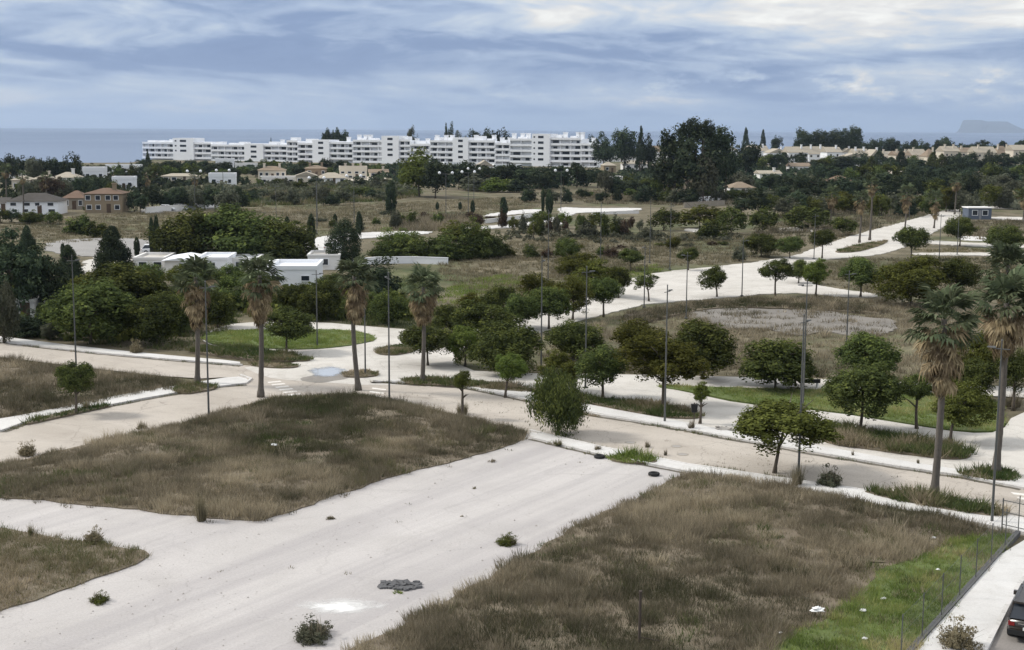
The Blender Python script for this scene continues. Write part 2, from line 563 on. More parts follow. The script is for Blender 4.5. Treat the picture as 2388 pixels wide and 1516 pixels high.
M['leaf_straw'] = leafy('leaf_straw', [(0.0, (0.13, 0.11, 0.065)), (0.5, (0.24, 0.205, 0.13)), (1.0, (0.42, 0.37, 0.25))], 0.3, 0.1)
M['frond'] = leafy('frond_green', [(0.00, (0.048, 0.062, 0.034)), (0.50, (0.098, 0.118, 0.066)), (1.00, (0.200, 0.220, 0.135))], 0.3, 0.35, 0.015)
M['frond_dead'] = leafy('frond_dead', [(0.00, (0.115, 0.086, 0.052)), (0.50, (0.245, 0.190, 0.118)), (1.00, (0.420, 0.335, 0.215))], 0.25, 0.45, 0.01)
M['bark'] = paint('bark', (0.105, 0.088, 0.070), 0.9, 0.2, 0.35, 6)
M['bark_palm'] = paint('bark_palm', (0.115, 0.102, 0.088), 0.9, 0.2, 0.35, 5)
M['galv'] = paint('galvanised_steel', (0.105, 0.108, 0.105), 0.5, 0.5, 0.2, 2, 0.3)
M['lamp_grey'] = paint('lamp_grey', (0.42, 0.43, 0.44), 0.5, 0.5, 0.1)
M['globe'] = paint('globe_white', (0.78, 0.80, 0.82), 0.4, 0.5, 0.05)
M['white_wall'] = paint('white_wall', (0.80, 0.815, 0.84), 0.8, 0.3, 0.06, 0.15)
M['white_wall2'] = paint('white_wall_warm', (0.76, 0.75, 0.73), 0.85, 0.3, 0.08, 0.2)
M['cream_wall'] = paint('cream_wall', (0.60, 0.545, 0.455), 0.85, 0.3, 0.08, 0.2)
M['ochre_wall'] = paint('ochre_wall', (0.27, 0.215, 0.145), 0.85, 0.3, 0.12, 0.2)
M['stone_wall'] = paint('stone_wall', (0.30, 0.27, 0.225), 0.9, 0.2, 0.25, 0.6)
M['tile_roof'] = paint('tile_roof', (0.235, 0.185, 0.135), 0.9, 0.2, 0.25, 0.8)
M['tile_red'] = paint('tile_red', (0.155, 0.105, 0.075), 0.9, 0.2, 0.25, 0.8)
M['tile_pale'] = paint('tile_pale', (0.37, 0.33, 0.265), 0.9, 0.2, 0.2, 0.8)
M['roof_dark'] = paint('roof_dark', (0.075, 0.068, 0.062), 0.9, 0.2, 0.3, 0.5)
M['glass_dark'] = paint('window_glass', (0.022, 0.028, 0.038), 0.15, 0.6, 0.3, 0.7)
M['door_brown'] = paint('door_brown', (0.09, 0.06, 0.04), 0.6, 0.3, 0.2, 2)
M['hut'] = paint('hut_blue_grey', (0.10, 0.125, 0.17), 0.5, 0.4, 0.2, 0.8)
M['car_brown'] = paint('car_brown', (0.030, 0.024, 0.020), 0.22, 0.6, 0.1)
M['car_white'] = paint('car_white', (0.74, 0.75, 0.76), 0.3, 0.5, 0.03)
M['car_blue'] = paint('car_pale_blue', (0.50, 0.60, 0.74), 0.3, 0.5, 0.05)
M['car_grey'] = paint('car_grey', (0.25, 0.26, 0.28), 0.3, 0.5, 0.05)
M['rubber'] = paint('rubber', (0.02, 0.02, 0.02), 0.8, 0.3, 0.2, 4)
M['rim'] = paint('rim_metal', (0.42, 0.42, 0.43), 0.35, 0.5, 0.1, 3, 0.8)
M['plate'] = paint('plate_white', (0.75, 0.75, 0.74), 0.5, 0.4, 0.03)
M['taillight'] = paint('tail_light', (0.22, 0.012, 0.012), 0.25, 0.5, 0.1)
M['chrome'] = paint('chrome', (0.6, 0.6, 0.6), 0.15, 0.5, 0.02, 1, 1.0)
M['rubble'] = paint('rubble', (0.115, 0.115, 0.118), 0.95, 0.2, 0.4, 1.5)
M['litter'] = paint('litter_white', (0.78, 0.78, 0.77), 0.6, 0.3, 0.05)
M['concrete_block'] = paint('concrete_block', (0.32, 0.30, 0.275), 0.9, 0.2, 0.2, 1.5)
M['wire'] = paint('fence_wire', (0.13, 0.145, 0.135), 0.5, 0.4, 0.1, 2, 0.5)
M['rust'] = paint('rusty_iron', (0.07, 0.055, 0.045), 0.8, 0.3, 0.4, 3)
M['rock'] = paint('far_rock', (0.075, 0.078, 0.075), 0.95, 0.1, 0.2, 0.002)

# ------------------------------------------------------------------ the setting
sea = MB().add([(-45000, -300, -1.4), (45000, -300, -1.4), (45000, 45000, -1.4), (-45000, 45000, -1.4)], [(0, 1, 2, 3)]).build('sea', M['sea'])
tag(sea, 'blue grey sea stretching to the horizon', None, None, 'structure')
ground = MB().add([(-1500, -250, -0.08), (1800, -250, -0.08), (1800, 1250, -0.08), (700, 1250, -0.08), (330, 1060, -0.08), (120, 960, -0.08),
                   (-130, 930, -0.08), (-232, 900, -0.08), (-222, 800, -0.08), (-300, 770, -0.08), (-1500, 690, -0.08)],
                  [tuple(range(11))]).build('ground', M['earth'])
tag(ground, 'brown and olive open ground reaching to the shore', None, None, 'structure')

# distant flat-topped headland across the sea
hb = Vector(((2300 - PW / 2) / FPX * 30000.0, 30000.0, -2.0))
prof = [(-84, 0), (-80, 3), (-75, 10), (-71, 21), (-68, 28), (-64, 29), (-45, 29.5), (-24, 29), (-16, 26.5), (-8, 26), (10, 26.5), (34, 26), (42, 22), (54, 16), (70, 10),
        (86, 6), (104, 3), (125, 0)]
m = MB()
nP = len(prof)
rows = []
for k, (dy, f) in enumerate([(-2200, 0.0), (-1200, 0.55), (0, 1.0), (1400, 0.5), (2600, 0.0)]):
    for i, (dx, h) in enumerate(prof):
        wob = 1.0 + (0.10 * math.sin(i * 2.1 + k) if f < 1 else 0.0)
        rows.append(((hb.x + dx * 9.4) * (hb.y + dy) / hb.y, hb.y + dy, -2 + h * 9.4 * f * wob))
m.add(rows, [(k * nP + i, k * nP + i + 1, (k + 1) * nP + i + 1, (k + 1) * nP + i) for k in range(4) for i in range(nP - 1)])
tag(m.build('headland', M['rock'], None, False), 'pale blue flat topped headland far across the sea', None, None, 'structure')

POLY = {}
POLY['plot_mid'] = poly([(-260, 1150), (0, 1085), (60, 1070), (200, 1036), (480, 978), (600, 932), (700, 924), (830, 917), (900, 935), (1120, 985), (1232, 1004),
                         (1232, 1026), (1050, 1076), (860, 1126), (640, 1206), (560, 1214), (440, 1203), (200, 1172), (0, 1160), (-260, 1150)], 0.06, 2, 0.22)
POLY['plot_left'] = poly([(-260, 812), (0, 837), (180, 860), (440, 888), (430, 900), (330, 921), (200, 946), (0, 978), (-260, 1010)], 0.06, 2, 0.2)
POLY['plot_corner'] = poly([(-300, 1190), (0, 1230), (120, 1252), (220, 1264), (310, 1275), (372, 1293), (200, 1357), (0, 1424), (-300, 1530)], 0.06, 2, 0.2)
POLY['plot_right'] = poly([(680, 1610), (810, 1516), (950, 1450), (1230, 1292), (1330, 1232), (1510, 1150), (1592, 1103), (1700, 1112), (1850, 1136), (2000, 1170),
                           (2200, 1205), (2300, 1232), (2372, 1244), (2125, 1520), (1960, 1700), (680, 1700)], 0.06, 2, 0.2)
POLY['plot_green'] = poly([(2345, 1238), (2250, 1255), (2080, 1315), (1990, 1395), (1880, 1460), (1780, 1540), (1700, 1700), (1960, 1700), (2125, 1520), (2368, 1250)], 0.09, 2, 0.3)

sheet('street', poly([(-320, 1085), (0, 1110), (450, 1150), (620, 1180), (900, 1080), (1150, 1025), (1240, 1005), (1420, 1048), (1650, 1092), (1550, 1200),
                      (1300, 1320), (950, 1560), (850, 1750), (-400, 1750)], 0.0, 1), M['pale_road'], 0, 'pale concrete street crossing the foreground')
road = sheet('road', poly([(-300, 768), (0, 797), (200, 822), (400, 840), (560, 852), (720, 858), (870, 888), (1000, 896), (1100, 904), (1240, 934), (1380, 965), (1555, 993),
                    (1750, 1029), (1900, 1055), (2100, 1089), (2250, 1111), (2388, 1139), (2700, 1200), (2700, 1290), (2388, 1218), (2250, 1190), (2050, 1154),
                    (1900, 1134), (1600, 1090), (1400, 1052), (1240, 1015), (1060, 965), (940, 940), (860, 930), (700, 940), (600, 945), (480, 990), (200, 1050),
                    (0, 1095), (-300, 1165), (-300, 1060), (0, 1008), (60, 988), (330, 933), (480, 906), (575, 891), (555, 878), (440, 884), (180, 855), (0, 832), (-300, 800)],
                   0.004, 1), M['tan_road'], 0, 'dusty tan asphalt road with its junction')
M_PATH = M['white_concrete']
sheet('path', poly([(470, 802), (560, 813), (660, 832), (700, 848), (560, 853), (600, 872), (640, 884), (760, 892), (870, 899), (1000, 895), (1240, 926), (1265, 905), (1245, 872),
                    (1060, 862), (1060, 800), (990, 771), (880, 763), (740, 750), (560, 750), (480, 772)], 0.012, 1), M_PATH, 0, 'white concrete around the green island')
sheet('path', poly([(1000, 868), (1170, 870), (1480, 873), (1900, 883), (2100, 889), (2460, 907), (2460, 930), (2330, 924), (1930, 909), (1700, 903), (1520, 898), (1600, 914),
                    (1740, 944), (1930, 959), (2100, 987), (2250, 1010), (2335, 1008), (2365, 965), (2500, 930), (2700, 935), (2700, 1190), (2388, 1130), (2250, 1105),
                    (2100, 1080), (1930, 1046), (1730, 1018), (1560, 985), (1380, 955), (1240, 925), (1000, 893)], 0.016, 1), M_PATH, 0,
      'white concrete walks beyond the tan road')
POLY['lawn_island'] = poly([(470, 776), (560, 768), (700, 767), (830, 769), (890, 788), (830, 803), (740, 813), (660, 813), (560, 808), (480, 801)], 0.10, 2, 0.1)
POLY['lawn_main'] = poly([(1500, 896), (1700, 903), (1930, 909), (2100, 914), (2330, 926), (2345, 985), (2330, 1004), (2250, 1006), (2100, 983), (1930, 955), (1740, 939), (1610, 912)], 0.10, 2, 0.12)
for k in ('plot_mid', 'plot_left', 'plot_corner', 'plot_right'):
    sheet('plot', POLY[k], M['soil'], 0.2)
sheet('plot', POLY['plot_green'], M['soil_green'], 0.2)
sheet('lawn', POLY['lawn_island'], M['soil_green'], 0.15)
sheet('lawn', POLY['lawn_main'], M['soil_green'], 0.15)

# pavements: real steps above the road, with a kerb of stones along the carriageway
def pavement(px, it=1):
    return sheet('pavement', poly(px, 0.12, it), M['pavement'], 0.2)


pavement([(880, 886), (1000, 884), (1240, 912), (1380, 945), (1560, 977), (1730, 1010), (1930, 1042), (2100, 1074), (2330, 1108), (2700, 1172), (2700, 1194), (2388, 1134),
          (2250, 1107), (2100, 1085), (1900, 1051), (1750, 1025), (1555, 989), (1380, 961), (1240, 930), (1100, 900), (1000, 892)])
pavement([(1232, 1003), (1400, 1041), (1600, 1081), (1900, 1126), (2050, 1147), (2250, 1181), (2388, 1210), (2700, 1280), (2700, 1310), (2388, 1240), (2300, 1222),
          (2000, 1166), (1880, 1142), (1700, 1117), (1600, 1097), (1400, 1058), (1238, 1019)])
pavement([(-300, 1022), (0, 976), (60, 966), (330, 910), (440, 894), (550, 876), (582, 884), (570, 893), (480, 903), (330, 928), (60, 980), (0, 1003), (-300, 1052)])
pavement([(-300, 745), (0, 784), (200, 809), (400, 829), (560, 842), (560, 849), (400, 836), (200, 818), (0, 793), (-300, 763)])
pavement([(2385, 1236), (2700, 1140), (2700, 1255), (2420, 1290), (2356, 1393), (2297, 1512), (2150, 1760), (1900, 1760), (2128, 1516)])
sheet('road', poly([(2300, 1519), (2358, 1401), (2424, 1297), (2750, 1255), (2750, 1780), (2150, 1780)], 0.0, 0), M['asphalt'], 0, 'dark asphalt road in the lower corner')


def kerb(px, wid=0.2, z0=-0.05, z1=0.135):
    pts = [P(u, v, 0.0) for u, v in px]
    line = []
    for a, b in zip(pts, pts[1:]):
        n = max(1, int((b - a).length / 1.0))
        line += [a.lerp(b, k / n) for k in range(n)]
    line.append(pts[-1])
    root = None
    m = MB()
    for i in range(len(line) - 1):
        a, b = line[i], line[i + 1]
        d = (b - a).normalized()
        n = Vector((-d.y, d.x, 0)) * wid / 2
        g = d * 0.012
        dz = random.uniform(-0.012, 0.012)
        a2, b2 = a + g, b - g
        q = [a2 - n, b2 - n, b2 + n, a2 + n]
        m.add([(p.x, p.y, z0) for p in q] + [(p.x, p.y, z1 + dz) for p in q],
              [(0, 3, 2, 1), (4, 5, 6, 7), (0, 1, 5, 4), (1, 2, 6, 5), (2, 3, 7, 6), (3, 0, 4, 7)])
    return tag(m.build('kerb', M['kerb']), None, None, None, 'structure')


kerb([(870, 890), (1000, 898), (1100, 906), (1240, 936), (1380, 967), (1555, 995), (1750, 1031), (1900, 1057), (2100, 1091), (2250, 1113), (2388, 1141), (2700, 1204)])
kerb([(1236, 1006), (1400, 1045), (1600, 1085), (1900, 1130), (2050, 1151), (2250, 1185), (2388, 1214), (2700, 1286)])
kerb([(1240, 1023), (1400, 1062), (1600, 1101)])
kerb([(-300, 1057), (0, 1007), (60, 986), (330, 932), (480, 906), (572, 896), (586, 885), (560, 876)])
kerb([(-300, 768), (0, 798), (200, 822), (400, 840), (565, 853)])
kerb([(2150, 1760), (2299, 1517), (2358, 1398), (2422, 1294)])

# the far streets, walks and slabs
FAR = [
    ('street', [(1040, 812), (1080, 775), (1200, 745), (1290, 722), (1350, 700), (1420, 678), (1470, 650), (1545, 633), (1720, 616), (1780, 608), (1860, 595), (1900, 578),
                (1990, 548), (2100, 520), (2150, 505), (2215, 487), (2245, 489), (2232, 510), (2190, 535), (2140, 560), (2110, 576), (2060, 593), (1960, 602), (1905, 606),
                (1872, 635), (1880, 660), (1960, 674), (2070, 688), (2000, 695), (1880, 683), (1800, 684), (1730, 691), (1520, 706), (1460, 719), (1400, 736), (1350, 746),
                (1270, 772), (1200, 792), (1120, 815)], M_PATH, 'white concrete street running towards the far palms'),
    ('path', [(2150, 559), (2250, 565), (2460, 573), (2460, 582), (2250, 573), (2150, 567)], M_PATH, None),
    ('path', [(2130, 588), (2460, 590), (2460, 597), (2130, 595)], M_PATH, None),
    ('path', [(2235, 550), (2300, 551), (2312, 562), (2240, 561)], M['pavement'], None),
    ('path', [(1818, 530), (1922, 532), (1917, 540), (1820, 538)], M_PATH, None),
    ('path', [(1600, 532), (1682, 535), (1668, 542), (1600, 540)], M_PATH, None),
    ('path', [(1300, 482), (1372, 486), (1490, 484), (1495, 490), (1400, 494), (1330, 497), (1325, 520), (1300, 526), (1308, 500)], M['pavement'], None),
    ('path', [(1130, 500), (1200, 490), (1262, 487), (1262, 494), (1200, 500), (1130, 505)], M['pavement'], None),
    ('path', [(1080, 530), (1200, 522), (1300, 503), (1312, 511), (1210, 530), (1080, 535)], M['pavement'], None),
    ('path', [(1790, 464), (1850, 469), (1852, 480), (1796, 478)], M_PATH, None),
    ('path', [(2250, 474), (2400, 470), (2400, 488), (2320, 486), (2262, 484)], M_PATH, None),
    ('path', [(2190, 455), (2225, 450), (2235, 478), (2195, 485)], M['pavement'], None),
    ('path', [(2310, 505), (2400, 506), (2400, 513), (2310, 511)], M_PATH, None),
    ('slab', [(1605, 714), (1680, 708), (1760, 722), (1900, 718), (2000, 738), (2080, 742), (2095, 768), (2010, 790), (1930, 770), (1860, 786), (1780, 762), (1700, 768), (1640, 748), (1600, 738)], M['old_slab'], 'cracked grey slab among dry weeds'),
    ('car_park', [(105, 560), (300, 553), (392, 568), (400, 600), (300, 602), (110, 592)], M['car_park'], 'grey parking ground behind the conical trees'),
    ('path', [(195, 600), (300, 600), (310, 612), (235, 625), (190, 640)], M_PATH, None),
    ('path', [(700, 560), (800, 545), (900, 540), (1000, 538), (1000, 546), (880, 552), (790, 562), (790, 590), (720, 590)], M['pavement'], None),
    ('road', [(330, 486), (430, 480), (515, 474), (515, 484), (430, 492), (330, 498)], M['car_park'], None),
    ('path', [(640, 412), (860, 408), (900, 412), (900, 420), (780, 428), (640, 428)], M['cream_wall'], None),
]
for nm, px, mt, lb in FAR:
    z = 0.0 if nm == 'street' else 0.03
    sheet(nm, poly(px, z, 1, 0.35 if px[0][1] > 600 else 0.6), mt, 0.1, lb)


# painted zebra crossings, stripe by stripe, worn
def zebra(c0, c1, n, length_dir, wid, parent):
    a, b = P(*c0, 0.010), P(*c1, 0.010)
    d = (b - a)
    L = (P(*length_dir[1], 0.010) - P(*length_dir[0], 0.010))
    for k in range(n):
        s = a + d * (k / max(1, n - 1))
        sd = d.normalized() * wid / 2
        q = [s - sd, s + sd, s + sd + L, s - sd + L]
        o = MB().add(q, [(0, 1, 2, 3)]).build('stripe', M['line_paint'], parent)


zebra((625, 892), (690, 934), 8, ((625, 892), (655, 889)), 0.5, road)
zebra((2360, 1150), (2470, 1235), 8, ((2360, 1150), (2400, 1155)), 0.5, road)
zebra((868, 905), (850, 930), 4, ((868, 905), (900, 909)), 0.5, road)

# lime spilled over the foreground street: a thin film, ragged and fading at its rim
for (u, v, wpx, hpx, rz, lb) in [(795, 1414, 250, 52, 0.10, 'white lime spilled over the pale foreground street'), (1180, 1325, 60, 12, 0.1, 'faint lime smear near the rubble hole')]:
    c = P(u, v, 0.009)
    rx = wpx * mpp(c) / 2
    ry = (P(u, v - hpx / 2) - P(u, v + hpx / 2)).length / 2
    o = MB().add([(math.cos(k * 0.2618) * 1.25, math.sin(k * 0.2618) * 1.25, 0) for k in range(24)], [tuple(range(24))]).build('lime_spill', M['lime_spill'])
    o.location = c; o.scale = (rx, ry, 1); o.rotation_euler = (0, 0, rz)
    tag(o, lb, 'spill')

# ------------------------------------------------------------------ grass and weeds
def hgt(xy, ed, amp):
    return np.clip(ed / 3.0, 0, 1) * (vnoise(xy, 4.5, 21) * 0.7 + vnoise(xy, 1.8, 22) * 0.3) * amp


def mound(pg, amp, mat, cell=0.7, z0=0.05, excl=None):
    xs = [p.x for p in pg]; ys = [p.y for p in pg]
    x0, x1, y0, y1 = min(xs), max(xs), min(ys), max(ys)
    nx, ny = int((x1 - x0) / cell) + 2, int((y1 - y0) / cell) + 2
    gx, gy = np.meshgrid(x0 + np.arange(nx) * cell, y0 + np.arange(ny) * cell)
    xy = np.stack([gx.ravel(), gy.ravel()], 1)
    ins = inside(xy, pg)
    ed = np.where(ins, edge_dist(xy, pg), 0)
    if excl is not None:
        ed = np.minimum(ed, edge_dist(xy, excl))
    z = z0 + hgt(xy, ed, amp) - np.where(ins, 0.0, 0.2) - np.where(ed < 0.3, 0.06, 0)
    idx = np.arange(nx * ny).reshape(ny, nx)
    F = np.stack([idx[:-1, :-1].ravel(), idx[:-1, 1:].ravel(), idx[1:, 1:].ravel(), idx[1:, :-1].ravel()], 1)
    F = F[ins[F].all(1)]
    if excl is not None:
        F = F[~inside(xy, excl)[F].any(1)]
    me = np_mesh('soil_mound', np.column_stack([xy, z]), F, mat, None, True)
    o = link(bpy.data.objects.new('soil_mound', me))
    return tag(o, None, None, None, 'structure')


def grass(name, label, pg, per, nb, h, wd, rad, mat, seed, amp=0.0, z0=0.06, bias=0.0, contrast=1.0, lean=0.9, patch=7.0, thin=0.0, excl=None, cat='grass'):
    rng = np.random.default_rng(seed)
    xs = [p.x for p in pg]; ys = [p.y for p in pg]
    x0, x1, y0, y1 = min(xs), max(xs), min(ys), max(ys)
    n = int((x1 - x0) * (y1 - y0) * per)
    c = np.column_stack([rng.uniform(x0, x1, n), rng.uniform(y0, y1, n)])
    c = c[inside(c, pg)]
    if excl is not None:
        c = c[~inside(c, excl)]
    pn = vnoise(c, patch, seed) * 0.6 + vnoise(c, patch * 0.37, seed + 1) * 0.4
    pf = vnoise(c, 1.7, seed + 2)
    if thin:
        keep = rng.random(len(c)) > thin * np.clip((0.55 - pf) * 4, 0, 1)
        c, pn, pf = c[keep], pn[keep], pf[keep]
    if len(c) == 0:
        return
    th = h * (0.30 + 1.05 * pf ** 1.4 + 0.35 * rng.random(len(c)) ** 2)
    if amp:
        ed = edge_dist(c, pg)
        if excl is not None:
            ed = np.minimum(ed, edge_dist(c, excl))
        zz = z0 + hgt(c, ed, amp)
    else:
        zz = np.full(len(c), z0)
    tv = 0.5 + bias + contrast * (pn - 0.5) * 1.1 + rng.normal(0, 0.10, len(c)) + 0.25 * contrast * (pf - 0.5)
    k = nb
    C = np.repeat(c, k, 0); H = np.repeat(th, k); ZZ = np.repeat(zz, k); TV = np.repeat(tv, k)
    N = len(C)
    ang = rng.uniform(0, 2 * np.pi, N)
    rr = rad * np.sqrt(rng.random(N))
    bx, by = C[:, 0] + np.cos(ang) * rr, C[:, 1] + np.sin(ang) * rr
    hh = H * rng.uniform(0.45, 1.1, N)
    ln = lean * hh * rng.uniform(0.1, 1.0, N)
    a2 = ang + rng.normal(0, 0.7, N)
    tx, ty = bx + np.cos(a2) * ln, by + np.sin(a2) * ln
    fa = rng.uniform(0, np.pi, N)
    hw = wd * 0.5 * rng.uniform(0.6, 1.4, N)
    fx, fy = np.cos(fa) * hw, np.sin(fa) * hw
    V = np.empty((N, 3, 3), dtype=np.float32)
    V[:, 0] = np.column_stack([bx - fx, by - fy, ZZ - 0.02])
    V[:, 1] = np.column_stack([bx + fx, by + fy, ZZ - 0.02])
    V[:, 2] = np.column_stack([tx, ty, ZZ + hh])
    F = np.arange(N * 3, dtype=np.int32).reshape(N, 3)
    var = np.clip(TV + rng.normal(0, 0.10, N), 0, 1)
    o = link(bpy.data.objects.new(name, np_mesh(name, V.reshape(-1, 3), F, mat, var)))
    return tag(o, label, cat, None, 'stuff')


for k, amp in (('plot_mid', 0.55), ('plot_left', 0.4), ('plot_right', 0.5), ('plot_corner', 0.2)):
    mound(POLY[k], amp, M['soil'], excl=POLY['plot_green'] if k == 'plot_right' else None)
grass('dry_grass', 'dry brown weeds filling the plot between the two streets', POLY['plot_mid'], 9.5, 34, 0.43, 0.026, 0.36, M['dry'], 11, 0.55, bias=0.02, contrast=1.2, thin=0.5)
for k_, lb_, sd_ in (('plot_mid', 'taller dry clumps dotted over the middle plot', 31), ('plot_right', 'taller dry clumps dotted over the fenced plot', 32), ('plot_left', 'taller dry clumps dotted over the left plot', 33)):
    grass('dry_clumps', lb_, POLY[k_], 0.30, 80, 0.62, 0.03, 0.5, M['dry'], sd_, 0.5 if k_ != 'plot_left' else 0.4, excl=POLY['plot_green'], bias=0.0, contrast=1.2, lean=0.7, patch=3.0)
grass('green_weeds', 'green shoots among the dry weeds of the middle plot', POLY['plot_mid'], 4.5, 22, 0.34, 0.032, 0.36, M['mixgrass'], 12, 0.55, bias=-0.12, thin=1.3)
grass('dry_grass', 'dry brown weeds on the plot left of the junction', POLY['plot_left'], 5.0, 22, 0.60, 0.036, 0.36, M['dry'], 13, 0.4, bias=-0.03)
grass('dry_grass', 'dry weeds covering the large plot beside the wire fence', POLY['plot_right'], 11.0, 34, 0.41, 0.025, 0.36, M['dry'], 14, 0.5, excl=POLY['plot_green'], bias=0.10, contrast=0.95, thin=0.5)
grass('green_weeds', 'green shoots among the dry weeds beside the wire fence', POLY['plot_right'], 2.2, 22, 0.30, 0.030, 0.36, M['mixgrass'], 15, 0.5, excl=POLY['plot_green'], bias=-0.12, thin=1.3)
grass('mixed_grass', 'short olive grass on the wedge at the lower left corner', POLY['plot_corner'], 9.0, 26, 0.34, 0.026, 0.32, M['mixgrass'], 16, 0.2, bias=0.06, contrast=0.8)
grass('green_grass', 'bright green grass along the wire fence', POLY['plot_green'], 10.0, 26, 0.26, 0.028, 0.30, M['green'], 17, 0.0, z0=0.08, bias=0.14, contrast=1.3, patch=3.0)
grass('green_weeds', 'dry and yellowing tufts in the green strip', POLY['plot_green'], 3.0, 18, 0.30, 0.03, 0.32, M['mixgrass'], 171, 0.0, z0=0.08, bias=0.02, contrast=1.3, patch=3.0, thin=1.3)
grass('green_grass', 'bright green grass on the island at the junction', POLY['lawn_island'], 7.0, 16, 0.25, 0.045, 0.32, M['green'], 18, 0.0, z0=0.10, bias=0.12, contrast=0.6)
grass('green_grass', 'green lawn between the white walks', POLY['lawn_main'], 8.0, 16, 0.24, 0.04, 0.32, M['green'], 19, 0.0, z0=0.10, bias=0.24, contrast=1.0, patch=4)



def spread(pg, d):
    c = sum(pg, Vector((0, 0, 0))) / len(pg)
    return [p + (p - c).normalized() * d for p in pg]


# weeds creeping out over the paving around the plots
for i_, (k_, lb_) in enumerate((('plot_mid', 'sparse weeds creeping over the paving around the middle plot'), ('plot_corner', 'sparse weeds creeping over the paving around the wedge'),
                                ('plot_right', 'sparse weeds creeping over the paving beside the fenced plot'), ('plot_left', 'sparse weeds creeping over the paving beside the left plot'))):
    grass('creeping_weeds', lb_, spread(POLY[k_], 0.75), 0.9, 14, 0.28, 0.035, 0.22, M['dry'], 310 + i_, 0.0, z0=0.0, excl=POLY[k_], bias=-0.1, contrast=1.2, lean=1.1, thin=0.9, cat='weeds')
ROADP = poly([(-300, 1100), (450, 1150), (620, 1180), (900, 1080), (1240, 1010), (1420, 1050), (1600, 1090), (1500, 1160), (1240, 1290), (900, 1480), (700, 1650), (-300, 1700)], 0.0, 1)
grass('paving_weeds', 'tiny weeds in the cracks of the pale street', ROADP, 0.02, 12, 0.12, 0.03, 0.16, M['mixgrass'], 320, 0.0, z0=0.0, bias=-0.1, lean=1.2, thin=1.5, cat='weeds')
TANP = poly([(600, 900), (870, 905), (1240, 950), (1555, 1005), (1900, 1070), (2388, 1155), (2388, 1200), (1900, 1120), (1400, 1035), (1060, 955), (860, 920)], 0.0, 1)
grass('paving_weeds', 'tiny dry weeds in the cracks of the tan road', TANP, 0.12, 10, 0.14, 0.035, 0.2, M['dry'], 321, 0.0, z0=0.0, bias=-0.2, lean=1.2, thin=1.5, cat='weeds')


def gravel(label, pg, n, seed, mat):
    rng = np.random.default_rng(seed)
    xs = [p.x for p in pg]; ys = [p.y for p in pg]
    c = np.column_stack([rng.uniform(min(xs), max(xs), n * 3), rng.uniform(min(ys), max(ys), n * 3)])
    c = c[inside(c, pg)]
    c = c[rng.random(len(c)) < np.clip((vnoise(c, 5.0, seed) - 0.35) * 3, 0.05, 1)][:n]
    n = len(c)
    r = rng.gamma(2.0, 0.011, n)[:, None].clip(0.010, 0.08)
    base = np.array([(1, 0, 0), (-0.5, 0.87, 0), (-0.5, -0.87, 0), (0.1, 0.05, 0.75)])
    V = (np.column_stack([c, np.full(n, 0.006)])[:, None, :] + base[None] * r[:, :, None] * rng.uniform(0.6, 1.4, (n, 4, 1))).reshape(-1, 3)
    F = (np.arange(n)[:, None, None] * 4 + np.array([[0, 1, 3], [1, 2, 3], [2, 0, 3]])[None]).reshape(-1, 3)
    o = link(bpy.data.objects.new('gravel', np_mesh('gravel', V, F, mat)))
    tag(o, label, 'gravel', None, 'stuff')


gravel('loose gravel strewn over the pale street', ROADP, 1500, 330, M['concrete_block'])
gravel('loose gravel strewn over the tan road', TANP, 5000, 331, M['stone_wall'])

